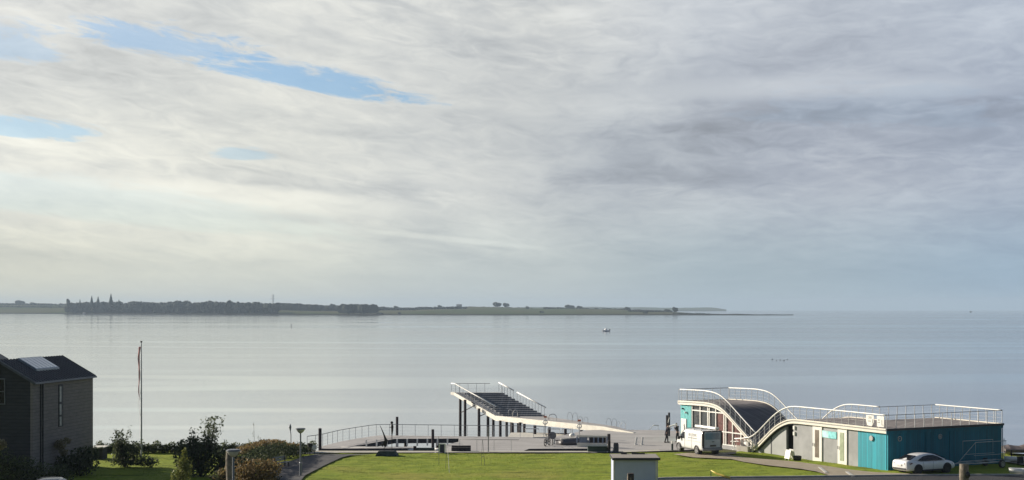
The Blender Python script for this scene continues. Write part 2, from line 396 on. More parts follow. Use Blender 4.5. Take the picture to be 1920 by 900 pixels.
def far_tree(u, vt, hh, wd, dY, label, shape='round', name='broadleaf_tree'):
    Y = shore_Y(u)+dY; topz = zof(vt, Y); px_m = Y/F; h = hh*px_m; r_ = wd*px_m/2; b = topz-h
    T = thing(name, label, 'tree', col(u, Y, b), 0, 'single trees on the far shore')
    mb = MB(); mb.tube([(0,0,-2),(0,0,h*.5)], [.5,.3], 6); mb.build('trunk', MBARK, T)
    mb = MB()
    if shape == 'spire':
        for k in range(7):
            f = k/6; blobby(mb, (0,0,h*(.12+.80*f)), (r_*(1.05-f*.85), r_*(1.05-f*.85), h*.13), k+u, 8, 5)
        mb.tube([(0,0,h*.8),(0,0,h)], [r_*.25,.05], 5)
    else:
        for k in range(7):
            a = k*2.4; q = .45 if k else 0
            blobby(mb, (cos(a)*r_*q, sin(a)*r_*q, h*(.52+.12*sin(k*1.9))), (r_*.62, r_*.6, h*.36), k+u, 9, 6, .4)
    mb.build('crown', MFOREST, T)
far_tree(208, 551.5, 19, 9, 60, 'tallest pointed conifer rising above the far wood', 'spire', 'conifer_tree')
far_tree(223, 562, 12, 7, 60, 'lower pointed conifer just right of the tallest one in the far wood', 'spire', 'conifer_tree')
far_tree(172, 555, 16, 7, 60, 'left one of the twin slim spires above the far wood', 'spire', 'poplar_tree')
far_tree(184, 556.5, 15, 8, 60, 'right one of the twin slim spires above the far wood', 'spire', 'poplar_tree')
far_tree(150, 561, 12, 4.5, 60, 'slim spire between the left end of the far wood and the twin spires', 'spire', 'poplar_tree')
far_tree(128, 560.5, 14, 7, 60, 'rounded tree standing at the left end of the far wood', 'round')
far_tree(38, 563, 9, 19, 1200, 'wide pale tree clump on the skyline left of the far wood')
far_tree(62, 567, 5, 12, 1200, 'low bush like tree beside the wide clump left of the far wood')
far_tree(624, 569.5, 8, 11, 800, 'rounded tree on the skyline left of the waterside copse')
far_tree(655, 570.5, 19, 24, 60, 'left tree of the dark waterside copse in the middle of the far shore')
far_tree(683, 570.5, 19, 24, 60, 'right tree of the dark waterside copse in the middle of the far shore')
far_tree(743, 573.5, 6, 9, 800, 'small round tree on the skyline right of the waterside copse')
far_tree(825, 572, 7, 9, 900, 'small tree just left of the white barn on the far ridge')
far_tree(932, 566.5, 9, 17, 1180, 'left half of the largest tree pair on the far ridge')
far_tree(949, 568, 8, 13, 1180, 'right half of the largest tree pair on the far ridge')
far_tree(989, 574, 6, 7, 900, 'small dark tree alone to the right of the largest tree pair')
far_tree(1068, 571.5, 8, 19, 1000, 'broad tree in the middle of the long low point')
far_tree(1087, 573.5, 6, 11, 950, 'smaller tree directly right of the broad tree on the low point')
far_tree(1177, 575.5, 7, 11, 600, 'single tree beyond the dip of the low point, left of the last pair')
far_tree(1251, 579.5, 6, 11, 420, 'bushy left tree of the last pair before the tip of the point')
far_tree(1266, 575.5, 10, 11, 380, 'taller right tree of the last pair before the tip of the point')
far_tree(712, 585.5, 5, 14, 90, 'low shrub by the water right of the waterside copse')
far_tree(749, 585, 5, 7, 90, 'round dark bush alone in the pale waterside field')
far_tree(1016, 583, 5, 9, 250, 'dark bush in the green field of the low point')
far_tree(1210, 584, 5, 10, 200, 'low dark bush near the water towards the tip of the point')
MWHITE0 = mat('barn_white', (.55,.55,.52), .8)
MDARK0 = mat('barn_roof', (.12,.11,.11), .8)
def barn(u, v, wpx, hpx, dY, label):
    Y = shore_Y(u)+dY; k = Y/F; b = zof(v, Y); T = thing('farm_building', label, 'building', col(u, Y, b))
    mb = MB(); mb.box((0,0,hpx*k*.25), (wpx*k, 12, hpx*k*.8)); mb.build('wall', MWHITE0, T)
    mb = MB(); h = hpx*k; w_ = wpx*k/2+.4
    mb.extr([(-w_,-6.5,h*.62),(-w_,6.5,h*.62),(-w_,0,h)], (2*w_,0,0)); mb.build('roof', MDARK0, T)
barn(861, 575.5, 10, 5, 1150, 'small pale farm building on the far ridge left of the tree pair')
barn(158, 588.2, 4, 3, 15, 'tiny white boathouse at the foot of the far wood')
# pylon
MSTEEL = mat('galvanised_steel', (.35,.36,.37), .45, .6)
T = thing('lattice_mast', 'thin lattice mast with cross arms on the skyline behind the far wood', 'mast', col(512, 4700, 5))
mb = MB(); H_ = zof(551, 4700)-5
for sx in (-1, 1):
    for sy in (-1, 1): mb.beam((sx*3, sy*3, 0), (sx*.4, sy*.4, H_), .7, .7)
for k in range(8):
    z0 = H_*k/8; z1 = H_*(k+1)/8; w0 = 3-2.6*k/8; w1 = 3-2.6*(k+1)/8
    mb.beam((-w0,-w0,z0),(w1,-w1,z1),.4,.4); mb.beam((w0,-w0,z0),(-w1,-w1,z1),.4,.4)
mb.build('tower', MSTEEL, T); mb = MB(); mb.beam((-8,0,H_*.72),(8,0,H_*.72),.8,.8); mb.build('cross_arm', MSTEEL, T)
mb = MB(); mb.beam((-5,0,H_*.88),(5,0,H_*.88),.8,.8); mb.build('cross_arm', MSTEEL, T)

# ------------------------------------------------------------ things on the water
MWHITE = mat('white_paint', (.80,.80,.78), .35, var=.04)
MBLACK = mat('black_rubber', (.02,.02,.022), .7)
p = at(1136, 621.5, SEA)
T = thing('motorboat', 'small white motorboat alone on the open bay', 'boat', p, radians(200))
mb = MB(); L = 4.6
rings = []
for k in range(9):
    f = k/8; xx = -L/2+L*f; hw = .95*(1-max(0, f-.45)**2*3.0); hw = max(hw, .05); sh = .75+.35*f*f
    rings.append([(xx,-hw,sh),(xx,-hw*.75,.1),(xx,0,-.2),(xx,hw*.75,.1),(xx,hw,sh),(xx,hw*.85,sh-.05),(xx,0,sh-.25),(xx,-hw*.85,sh-.05)])
mb.loft(rings); mb.build('hull', MWHITE, T)
mb = MB(); mb.extr([(-.6,-.7,.7),(1.0,-.55,.9),(.4,-.5,1.7),(-.5,-.55,1.7)], (0,1.3,0)); mb.build('cabin', MWHITE, T)
mb = MB(); mb.box((-2.5,0,.7), (.4,.4,1.1)); mb.ell((-2.5,0,1.25), (.35,.28,.3)); mb.build('outboard_motor', MBLACK, T)
MPILE = mat('dark_timber', (.035,.028,.032), .85, var=.3, vscale=4, bump=.4)
p = at(546, 613.5, SEA); mb = MB(); mb.tube([p-V(0,0,1), p+V(0,0,1.8)], .16, 8); mb.tube([p+V(0,0,1.8), p+V(0,0,2.7)], [.28,.05], 8)
tag(mb.build('channel_marker', MPILE), 'dark channel marker post standing alone far out on the bay', 'marker post')
p = at(1820, 585.5, SEA); mb = MB(); mb.box(p+V(0,0,1.2), (9,3,2.4)); mb.extr([p+V(-2,-1,2.4),p+V(2,-1,2.4),p+V(1,-1,5),p+V(-1,-1,5)], (0,2,0))
tag(mb.build('fishing_boat', MPILE), 'tiny dark boat just under the right hand horizon', 'boat')
mbird = MB(); mbird.ell((0,0,.12), (.32,.17,.15)); mbird.tube([(.22,0,.18),(.34,0,.42)], [.07,.05], 6); mbird.ell((.37,0,.46), (.09,.06,.06)); mbird.tube([(.44,0,.45),(.56,0,.44)], [.03,.01], 5)
mbird.v = [(a*.62,b*.62,c*.55) for a,b,c in mbird.v]; bird0 = mbird.build('duck', mat('grey_feathers', (.09,.085,.08), .8), loc=(0,0,0))
for i, (u, v, r_) in enumerate([(1448,674,.3),(1456,676.5,1.2),(1463,675,2.0),(1470,676,-.4),(1476,674.5,.9)]):
    o = bird0 if i == 0 else dup(bird0)
    o.location = at(u, v, SEA); o.rotation_euler = (0,0,r_)
    tag(o, ['leftmost','second from left','middle','second from right','rightmost'][i]+' duck of the five swimming right of the bay centre', 'duck', 'flock of ducks on the bay')
# ------------------------------------------------------------ the shore: ground, lawn, paths, road
def ground_mat(name, cols, sc=.8, bump=.5, bsc=9, dirt=None):
    m = bpy.data.materials.new(name); m.use_nodes = True; n = NT(m.node_tree); p = n.n['Principled BSDF']
    p.inputs['Roughness'].default_value = .95; p.inputs['Specular IOR Level'].default_value = .1
    g_ = n.n.new('ShaderNodeNewGeometry'); P = g_.outputs['Position']
    a = n.noise(P, sc, 5, .6, .4); b = n.noise(P, sc*7, 5, .65); c = n.noise(P, sc*.16, 3, .5)
    cc = n.mix(n.ss(a, .35, .65), cols[0], cols[1]); cc = n.mix(n.m('MULTIPLY', n.ss(b, .45, .8), .6), cc, cols[2])
    if dirt: cc = n.mix(n.m('MULTIPLY', n.ss(c, .52, .68), .75), cc, dirt)
    if dirt: cc = n.mix(n.m('MULTIPLY', n.ss(n.noise(n.map(P, sc=(.22,1,1)), 1.1, 5, .65, .6), .50, .68), .75), cc, tuple(q*.62 for q in cols[2][:3])+(1,))
    n.l.new(cc, p.inputs['Base Color']); h = n.m('ADD', n.noise(P, bsc, 6, .7), n.m('MULTIPLY', n.noise(P, bsc*.25, 4, .6), 1.6))
    b_ = n.bump(h, bump, .06); n.l.new(b_, p.inputs['Normal']); return m
MGRASS = ground_mat('lawn_grass', [(.185,.245,.026,1), (.25,.295,.036,1), (.125,.165,.020,1)], .55, .8, 6, (.29,.27,.06,1))
MEARTH = ground_mat('earth', [(.10,.10,.05,1), (.07,.085,.035,1), (.12,.10,.07,1)], .5, .5, 6)
MGRAVEL = ground_mat('tan_gravel', [(.33,.285,.215,1), (.38,.33,.255,1), (.25,.215,.16,1)], .9, .35, 14)
MPALE = ground_mat('pale_concrete_path', [(.50,.48,.41,1), (.44,.42,.36,1), (.36,.35,.30,1)], .7, .2, 10)
MASPH = ground_mat('asphalt', [(.055,.057,.062,1), (.07,.07,.074,1), (.045,.046,.05,1)], .9, .2, 20)
MASPH2 = ground_mat('asphalt_walk', [(.10,.10,.105,1), (.125,.122,.12,1), (.08,.08,.084,1)], .9, .2, 20)
MKERB = mat('kerb_concrete', (.42,.41,.38), .85, var=.15)
# quay line, left to right, following the waterfront
quay = [(-3000,160),(-300,140),(-60,127.5),(-38,126),(-21,126.0),(-19,124.5),(-2,124.2),(9,124.2),(13.5,126),(14,137),(34,143),(37,126),(46,121.5),(60,124),(300,150),(3000,260)]
def hgt(y): return 0.0 if y > 100 else min(1.6, (100-y)*.05)
mb = MB()
ys = [100, 92, 84, 76, 68, 40, -3000]
rows = [[(x, y, -.12) for x, y in quay]]
for y in ys: rows.append([(x*(1 if y == 100 else 1), y, hgt(y)-.12) for x, _ in quay])
mb.loft([[Vector(q) for q in r] for r in rows], caps=False, closed=False)
g = mb.build('ground', MEARTH); struct(g)
mb = MB()
for (a, b), (c, d) in zip(quay, quay[1:]): mb.add([(a,b,-.12),(c,d,-.12),(c,d,-3),(a,b,-3)], [(0,1,2,3)])
struct(mb.build('quay_wall', mat('quay_stone', (.12,.115,.105), .9, var=.3, bump=.5)))
def sheet(name, m, poly, z):
    mb = MB(); mb.add([(p[0], p[1], z) for p in poly], [tuple(range(len(poly)))]); return struct(mb.build(name, m))
# lawn: gently uneven turf
def lawn(x0, x1, y0, edge, step=.28):
    nx = int((x1-x0)/step); ny = int((edge(0)+8-y0)/step); vs = []; fs = []; idx = {}
    for j in range(ny+1):
        for i in range(nx+1):
            x = x0+(x1-x0)*i/nx; f = j/ny; y = y0+(edge(x)-y0)*f
            zz = .035*mnoise.noise((x*.9, y*.9, 1))+.05*mnoise.noise((x*.25, y*.3, 2))+.022*mnoise.noise((x*2.6, y*2.6, 3))
            zz += hgt(y)+.0
            vs.append((x, y, zz))
    for j in range(ny):
        for i in range(nx):
            a = j*(nx+1)+i; fs.append((a, a+1, a+nx+2, a+nx+1))
    mb = MB(); mb.add(vs, fs); return mb
qe = lambda x: np.interp(x, [q[0] for q in quay], [q[1] for q in quay])
el_ = lambda x: min(qe(x)-.2, 125.8) if x < -20 else min(qe(x)-1.1, 123.1 if x < 9 else 123.1+(x-9)*.14)
lw = lawn(-46, 52, 86, el_); o = lw.build('lawn_grass', MGRASS, smooth=True); struct(o)
# grass tufts that break the flat sheet and catch the low sun
mb = MB()
for _ in range(2600):
    x = -42+90*rng.random(); y = 103+ (el_(x)-103)*rng.random()
    z0 = hgt(y)+.035*mnoise.noise((x*.9, y*.9, 1))+.05*mnoise.noise((x*.25, y*.3, 2))
    s_ = .018+.02*rng.random()
    for k in range(6):
        a = rng.random()*6.28; dx, dy = cos(a)*s_*1.6, sin(a)*s_*1.6; ox, oy = (rng.random()-.5)*.7, (rng.random()-.5)*.5
        mb.add([(x+ox-dy*.5, y+oy+dx*.5, z0), (x+ox+dy*.5, y+oy-dx*.5, z0), (x+ox+dx*.6, y+oy+dy*.6, z0+s_*(1+.6*rng.random()))], [(0,1,2)])
MTUFT = leaf_mat('grass_blades', (.14,.18,.02), (.24,.27,.04), .8, .3)
o = mb.build('grass_tufts', MTUFT); tag(o, 'short uneven grass tufts over the lawn', 'grass', kind='stuff')
def P2(*uv): return [tuple(at(u, v, .0))[:2] for u, v in uv]
# pale promenade path between lawn and water
sheet('waterfront_path', MPALE, [(-20.6,124.3),(-2,124.05),(9,124.05),(12.4,125.2),(12.4,124.0),(9,122.9),(-2,122.8),(-14,122.6),(-20.2,120.9)], .085)
# asphalt path running from the lower left up to the quay
sheet('asphalt_path', MASPH2, P2((440,930),(470,905),(505,884),(540,868),(573,857),(592,853.5),(700,853.5),(656,856),(640,860),(610,874),(573,893),(545,925)), .095)
# gravel track past the pavilion and the car
gp = P2((1262,853.5),(1290,851),(1345,851.5),(1400,860),(1470,865.5),(1500,868.5),(1540,874),(1590,882),(1640,887.5),(1705,890),(1705,893.5),(1560,895),(1530,886),(1500,881),(1440,874.5),(1395,868),(1370,862.5),(1300,859.5))
sheet('gravel_track', MGRAVEL, gp, .088)
mb = MB(); mb.beam(at(1537,876,.1), at(1550,886.5,.1), .22, .05); struct(mb.build('kerb_strip', MKERB))
mb = MB(); mb.beam(at(1588,884.5,.1), at(1600,893,.1), .22, .05); struct(mb.build('kerb_strip', MKERB))
sheet('gravel_pad', MGRAVEL, P2((1335,851),(1382,849),(1378,853),(1345,854.5)), .094)
# road
rd = [tuple(at(u, v, 0))[:2] for u, v in ((-400,915),(1000,912),(1160,904),(1250,899),(1300,898.4),(1500,896.4),(1700,893.6),(1920,892.8),(2600,892))]
rpoly = rd+[(p[0]*1.0, p[1]-8.5) for p in rd[::-1]]
sheet('road', MASPH, rpoly, .06)
mb = MB()
for a, b in zip(rd, rd[1:]): mb.beam((a[0],a[1]+.08,.09), (b[0],b[1]+.08,.09), .16, .14)
struct(mb.build('road_kerb', MKERB))

# ------------------------------------------------------------ harbour bath: boarded piers
def board_mat(name, c, ang=0.0, w_=.14, dark=.55):
    m = bpy.data.materials.new(name); m.use_nodes = True; n = NT(m.node_tree); p = n.n['Principled BSDF']
    p.inputs['Roughness'].default_value = .85; p.inputs['Specular IOR Level'].default_value = .2
    g_ = n.n.new('ShaderNodeNewGeometry'); P = g_.outputs['Position']; q = n.map(P, rot=(0,0,ang))
    X_, Y_, Z_ = n.sep(q)
    fr = n.m('FRACT', n.m('DIVIDE', X_, w_)); gap = n.ss(n.m('ABSOLUTE', n.m('SUBTRACT', fr, .5)), .42, .49)
    bid = n.m('FLOOR', n.m('DIVIDE', X_, w_)); wn = n.n.new('ShaderNodeTexWhiteNoise'); wn.noise_dimensions = '1D'; n.l.new(bid, wn.inputs['W'])
    a = n.noise(n.map(q, sc=(1,.2,1)), 3, 5, .6); big = n.noise(P, .35, 4, .6)
    f = n.m('MULTIPLY_ADD', wn.outputs[0], .25, .75); f = n.m('MULTIPLY', f, n.m('MULTIPLY_ADD', a, .5, .72)); f = n.m('MULTIPLY', f, n.m('MULTIPLY_ADD', big, .5, .75))
    f = n.m('MULTIPLY', f, n.m('MULTIPLY_ADD', gap, -dark, 1))
    s_ = n.n.new('ShaderNodeVectorMath'); s_.operation = 'SCALE'; s_.inputs[0].default_value = c; n.l.new(f, s_.inputs['Scale'])
    n.l.new(s_.outputs[0], p.inputs['Base Color']); return m
MBOARD = board_mat('grey_decking', (.47,.455,.44), radians(90), .3, .35)
MBOARD2 = board_mat('grey_decking_across', (.47,.455,.44), radians(20), .3, .35)
MSTEP = board_mat('weathered_step_boards', (.28,.29,.31), radians(5), .28, .5)
MFASC = mat('cream_fascia', (.72,.69,.60), .5, var=.08, vscale=1.5)
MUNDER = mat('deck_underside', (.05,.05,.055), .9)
MRAIL = mat('white_handrail', (.78,.77,.72), .4, var=.05)
MRAILG = mat('steel_rail', (.20,.205,.215), .6, .2)
MPOST = mat('rail_post_white', (.66,.66,.64), .5)
DK = 0.0
pier = thing('bathing_pier', 'broad grey boarded pier of the harbour bath, with pools cut into it', 'pier', (0,130,0))
pier_inv = V(0,-130,0)
class PM(MB):                              # a part under an Empty: world points to local
    pass
def part(mb, name, m, T, smooth=False, bevel=0):
    L = Vector(T.location); R = Matrix.Rotation(-T.rotation_euler.z, 3, 'Z')
    mb.v = [tuple(R@(Vector(p)-L)) for p in mb.v]; return mb.build(name, m, T, smooth, bevel)
def deck(name, T, uv, z, th, m, fm=MUNDER):
    poly = [tuple(at(u, v, z))[:2] for u, v in uv]
    mb = MB(); mb.add([(p[0],p[1],z) for p in poly], [tuple(range(len(poly)))]); d = part(mb, name, m, T)
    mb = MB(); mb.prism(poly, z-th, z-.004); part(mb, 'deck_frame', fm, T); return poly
# main plaza in front of the pavilion
plaza = deck('plaza_deck', pier, [(858,846.6),(975,847.6),(992,841.5),(1106,841),(1120,846.5),(1200,846),(1262,844.5),(1330,842),(1345,818),(1345,812),(1272,808.5),(1240,806.3),(1142,805.6),(1100,806.5),(1060,815),(1025,821.5),(1000,821),(860,822.2)], DK, .42, MBOARD)
walk = deck('walkway_deck', pier, [(860,822.2),(1000,821),(1000,819.6),(716,816.2),(705,816.8),(669,822.2),(638,828),(602,837),(602,839.8),(669,835.6),(740,822.8)], DK, .42, MBOARD2)
strip = deck('edge_deck', pier, [(602,841.3),(602,837.6),(640,836.8),(776,837.6),(776,840.2)], DK+.003, .42, MBOARD2)
tri = deck('side_deck', pier, [(858,846),(860,828.4),(833,834),(826,840.5),(830,846)], DK+.002, .42, MBOARD2)
mb = MB(); mb.tube([at(640,841.2,-.16)+V(0,-.2,0), at(776,843.2,-.16)+V(0,-.2,0)], .18, 10); part(mb, 'white_fender_tube', MRAIL, pier, True)
mb = MB(); mb.tube([at(815,843.4,-.16)+V(0,-.2,0), at(833,843.4,-.16)+V(0,-.2,0)], .18, 10); part(mb, 'white_fender_tube', MRAIL, pier, True)
# stone steps at the quay
def bollard_posts(n, a, b):
    for i in range(n):
        p = a+(b-a)*i/(n-1); mb = MB(); mb.box(p+V(0,0,.3), (.13,.13,.62)); part(mb, 'pool_post', MRAIL, pier)
bollard_posts(9, at(687,837.4,0), at(839,834.5,0))
# under-deck piles
for u, v in ((650,841),(700,841),(750,841),(930,822),(1000,822),(1200,846.5),(1240,846.5),(1010,841.5),(1060,841.5),(1100,841.5),(760,817.5),(820,817.5),(900,819)):
    p = at(u, v, 0); mb = MB(); mb.tube([p+V(0,.3,-.1), p+V(0,.3,-3)], .15, 8); part(mb, 'pile', MPILE, pier)
# railings with posts
def railing(name, T, pts, h=1.05, post=.95, top=.05, mt=MRAILG, mp=MPOST, pw=.045, cables=3, toph=None, base_rail=False):
    mb = MB(); up = V(0,0,h)
    mb.tube([p+up for p in pts], top, 6)
    for k in range(cables):
        zz = V(0,0,h*(k+.6)/(cables+.6)); mb.tube([p+zz for p in pts], .005, 3, False)
    r = part(mb, name, mt, T, True)
    # posts
    acc = 0; nxt = 0
    for a, b in zip(pts, pts[1:]):
        L = (b-a).length; dirv = (b-a)/max(L, 1e-6)
        while nxt <= acc+L+1e-6:
            p = a+dirv*(nxt-acc); mb = MB(); mb.box(p+V(0,0,h/2), (pw,pw,h)); pp = part(mb, 'post', mp, T); pp.parent = r; nxt += post
        acc += L
    return r
lr = [at(576,841,0), at(602,837.2,0), at(638,828,0), at(669,822.4,0), at(690,819,0), at(705,817,0), at(730,816.5,0), at(860,818.2,0), at(1000,819.8,0), at(1025,821.6,0)]
T = thing('pier_railing', 'thin grey railing curving along the far side of the left walkway', 'railing', lr[3])
railing('handrail', T, lr, 1.05, 1.25, .03, MRAILG, MPOST, .04)
T = thing('pier_railing', 'low grey railing along the near edge of the boarded deck, left of the pier steps', 'railing', at(930,846,0))
railing('handrail', T, [at(862,846.2,0), at(973,847.0,0)], 1.0, 1.45, .022, MRAILG, MPOST, .035, 0)
# low pontoon behind the walkway
T = thing('swimming_pontoon', 'pale low pontoon in the water behind the walkway, under the stepped ramp', 'pontoon', at(1000,815,-1))
p4 = [tuple(at(u, v, -1.0))[:2] for u, v in ((952,819),(1000,819.6),(1080,818.5),(1075,812.5),(1000,811),(958,811))]
mb = MB(); mb.prism(p4, -1.45, -1.0); part(mb, 'pontoon_deck', mat('pale_boards', (.55,.53,.47), .8), T)
for (ua, ub, vv) in ((1026,1049,819.0),(1054,1070,819.0),(985,1010,818.6)):
    mb = MB(); a = at(ua, vv, -1.0); b = at(ub, vv, -1.0); h = V(0,0,.8)
    mb.tube([a, a+h, b+h, b], .06, 6); part(mb, 'hoop_rail', MPOST, T)

# ------------------------------------------------------------ promenade + stepped ramp
PR = thing('stepped_ramp', 'raised boarded ramp with dark seating steps on piles over the water', 'ramp', (-2,160,0))
tip = V(11.8,142.8,0.02); bend = V(-1.74,161.4,.30); topc = V(-6.50,168.0,2.48)
Wd = V(5.3,-.55,0)
bR = bend+Wd; tR = topc+V(5.25,-.1,0)
mid1 = tip.lerp(bend, .2); mid1.z = .30
near = [tip, mid1, bend]
far = [V(12.0,143.4,.02), V(10.3,147.2,.30), bR]
mb = MB(); mb.add(near+far[::-1], [(0,1,4,5),(1,2,3,4)]); part(mb, 'promenade_deck', MBOARD, PR)
mb = MB()
for a, b in zip(near, near[1:]):
    ta = .06 if a is tip else .5; n = Vector((-(b-a).y, (b-a).x, 0)).normalized()*-.0
    o_ = V(-.09,-.065,0)
    mb.add([a+V(0,0,.04),b+V(0,0,.04),b-V(0,0,.5),a-V(0,0,ta)]+[q+o_ for q in (a+V(0,0,.04),b+V(0,0,.04),b-V(0,0,.5),a-V(0,0,ta))], [(0,1,2,3),(7,6,5,4),(0,4,5,1),(3,2,6,7),(0,3,7,4),(1,5,6,2)])
a, b = bend, topc; o_ = V(-.09,-.065,0)
for a, b, t0, t1 in ((bend, topc, .5, .30), (topc, topc+V(-.40,.45,.0), .30, .25)):
    q = [a+V(0,0,.04), b+V(0,0,.04), b-V(0,0,t1), a-V(0,0,t0)]
    mb.add(q+[w_+o_ for w_ in q], [(0,1,2,3),(7,6,5,4),(0,4,5,1),(3,2,6,7),(0,3,7,4),(1,5,6,2)])
part(mb, 'side_fascia', MFASC, PR)
mb = MB(); q = [near[1]-V(0,0,.45), near[2]-V(0,0,.45), far[2]-V(0,0,.45), far[1]-V(0,0,.45)]
mb.add([p+V(0,0,.42) for p in q]+q, [(3,2,1,0),(4,5,6,7),(0,1,5,4),(1,2,6,5),(2,3,7,6),(3,0,4,7)]); part(mb, 'deck_frame', MUNDER, PR)
# steps
NS = 12
for i in range(NS):
    f0 = i/NS; f1 = (i+1)/NS
    a0 = bend.lerp(topc, f0); a1 = bend.lerp(topc, f1); b0 = bR.lerp(tR, f0); b1 = bR.lerp(tR, f1)
    zt = a1.z; inset = V(.75,-.05,0)
    poly = [a0+inset, b0, b1, a1+inset]
    mb = MB(); mb.add([V(p.x,p.y,zt) for p in poly]+[V(p.x,p.y,a0.z-.12) for p in poly], [(0,1,2,3),(7,6,5,4),(0,4,5,1),(1,5,6,2),(2,6,7,3),(3,7,4,0)])
    part(mb, 'step', MSTEP, PR)
mb = MB(); ins = V(.74,-.05,0)
q = [bend, bend+ins, topc+ins, topc]; mb.add([p+V(0,0,.01) for p in q]+[p-V(0,0,.25) for p in q], [(0,1,2,3),(7,6,5,4),(0,4,5,1),(1,5,6,2),(2,6,7,3),(3,7,4,0)])
part(mb, 'ramp_aisle', MSTEP, PR)
q = [topc, tR, tR+V(-.40,.55,0), topc+V(-.40,.5,0)]; mb = MB(); mb.add([p+V(0,0,.0) for p in q]+[p-V(0,0,.25) for p in q], [(0,1,2,3),(7,6,5,4),(0,4,5,1),(1,5,6,2),(2,6,7,3),(3,7,4,0)]); part(mb, 'landing', MBOARD, PR)
# rails
TL = topc+V(-.40,.45,0)
railing('near_handrail', PR, [TL, topc, bend.lerp(topc, .5), bend+V(0,0,.02)], 1.02, .78, .07, MRAIL, MPOST, .045, 4)
railing('back_handrail', PR, [TL, topc+V(4.0,.4,0)], 1.02, .95, .03, MRAILG, MPOST, .04, 3)
def lerpR(f): return bR.lerp(tR, f)
railing('far_handrail', PR, [lerpR(1.05), lerpR(.70)], 1.02, .6, .07, MRAIL, MPOST, .045, 3)
railing('far_handrail', PR, [lerpR(.62), lerpR(-.02)], 1.02, .6, .07, MRAIL, MPOST, .045, 3)
railing('far_handrail', PR, [lerpR(.97), lerpR(.93)], 1.0, .6, .07, MRAIL, MPOST, .045, 1)
# piles and braces
def pl(x, y, zt, r=.16): mb = MB(); mb.tube([V(x,y,zt), V(x,y,-3.2)], r, 10); part(mb, 'pile', MPILE, PR, True)
for (u, Y, zt) in ((863,167.6,2.15),(872,165.2,1.85),(898,163.4,1.0),(915,163.0,.65),(938,160.2,-.1),(925,166,.9),(950,165,.6),(959,164,.3),(961,156.5,-.1),(972,160.5,0),(975,157.5,-.1),(983,155.5,-.1),(1003,153.5,-.1),(1030,151,-.1),(1060,149,-.1),(1090,147.5,-.1)):
    p = col(u, Y); pl(p.x, Y, zt)
mb = MB(); p0 = col(863,167.6); p1 = col(872,165.2); p2 = col(898,163.4); p3 = col(915,163.0)
mb.tube([V(p0.x,p0.y,.2), V(col(890,164.5).x,164.5,1.25)], .05, 6); mb.tube([V(p2.x,p2.y,.1), V(p3.x,p3.y,.55)], .05, 6); mb.tube([V(p3.x,p3.y,.5), V(col(884,165).x,165,1.6)], .05, 6)
part(mb, 'brace', MPILE, PR)
# ladder hoops along the promenade
def hoop(T, p, w_, h, d, m=MRAIL, r=.018, name='hoop'):
    mb = MB(); pts = [p, p+V(0,0,h*.7), p+V(w_*.2,0,h*.95), p+V(w_*.5,0,h), p+V(w_*.8,0,h*.9), p+V(w_,0,h*.6), p+V(w_,d,-.1)]
    mb.tube(pts, r, 6); return part(mb, name, m, T, True)
for i, (u, v, z, w_, h, lab, m) in enumerate([(953,783,.3,.45,.9,'white ladder hoops at the foot of the seating steps',MRAIL),(1018,789,.3,.4,.75,'white ladder hoops beside the lower end of the seating steps',MRAIL),(1064,791,.3,.5,1.0,'first thin steel ladder hoops on the far edge of the promenade, counted from the steps',MRAILG),(1085,794,.3,.4,.7,'second thin steel ladder hoops on the far edge of the promenade, counted from the steps',MRAILG),(1137,803,.1,.5,1.0,'thin steel ladder hoops on the far deck edge just before the ramp tip',MRAILG),(1155,803.5,.1,.4,.75,'pale ladder hoops on the far deck edge just above the ramp tip',MRAIL)]):
    p = at(u, v, z); T = thing('pool_ladder', lab, 'ladder', p, 0, 'pool ladders of the harbour bath')
    hoop(T, p, w_, h, .6, m); hoop(T, p+V(.55,0,0), w_, h*.95, .6, m)
p = at(1029, 788.5, .3); T = thing('pool_ladder', 'round dark steel hoop beside the lower end of the seating steps', 'ladder', p, 0, 'pool ladders of the harbour bath')
mb = MB(); mb.tube([p+V(0,0,-.1)]+[p+V(.4-.42*cos(a),0,.32+.36*sin(a)) for a in np.linspace(-.4, 3.5, 12)]+[p+V(.8,0,-.1)], .035, 6); part(mb, 'hoop', MRAILG, T, True)
p = at(1217, 806, 0); T = thing('pool_ladder', 'white flat topped ladder handle on the far deck edge left of the piles', 'ladder', p, 0, 'pool ladders of the harbour bath')
mb = MB(); mb.beam(p, p+V(.45,0,.45), .05, .05); mb.beam(p+V(.42,0,.46), p+V(.98,0,.42), .12, .1); mb.beam(p+V(.9,0,.4), p+V(.9,0,0), .04, .04); part(mb, 'handle', MRAIL, T)
# white rails at the pool corner: lifebuoy stand, two bollards, sign pole
for i, (u, lab) in enumerate(((1026,'left one of the two short white posts by the parked bicycle'),(1039.5,'right one of the two short white posts by the parked bicycle'),(1193,'left one of the white post pair alone on the wide deck'),(1204.5,'right one of the white post pair alone on the wide deck'))):
    v = 832.5 if i < 2 else 834; p = at(u, v, 0); mb = MB(); mb.box(p+V(0,0,.36), (.16,.12,.66), M=Matrix.Rotation(.16 if i in (0,2) else .12, 3, 'Y'));
    mb.box(p+V(0,0,.03), (.24,.2,.06))
    tag(mb.build('bollard', MRAIL), lab, 'bollard', 'short white posts on the deck')
p = at(1036, 834.5, 0); T = thing('signpost', 'dark round sign on a short pole between the two white posts', 'sign', p)
mb = MB(); mb.tube([p, p+V(0,0,.95)], .04, 6); part(mb, 'pole', MPILE, T)
mb = MB(); mb.tube([p+V(0,-.06,.85), p+V(0,-.02,.85)], .33, 20); part(mb, 'disc', mat('sign_grey', (.16,.16,.17), .5), T)
p = at(1026, 836, 0); T = thing('bicycle', 'dark bicycle parked on the deck below the round sign', 'bicycle', p, radians(70))
mb = MB()
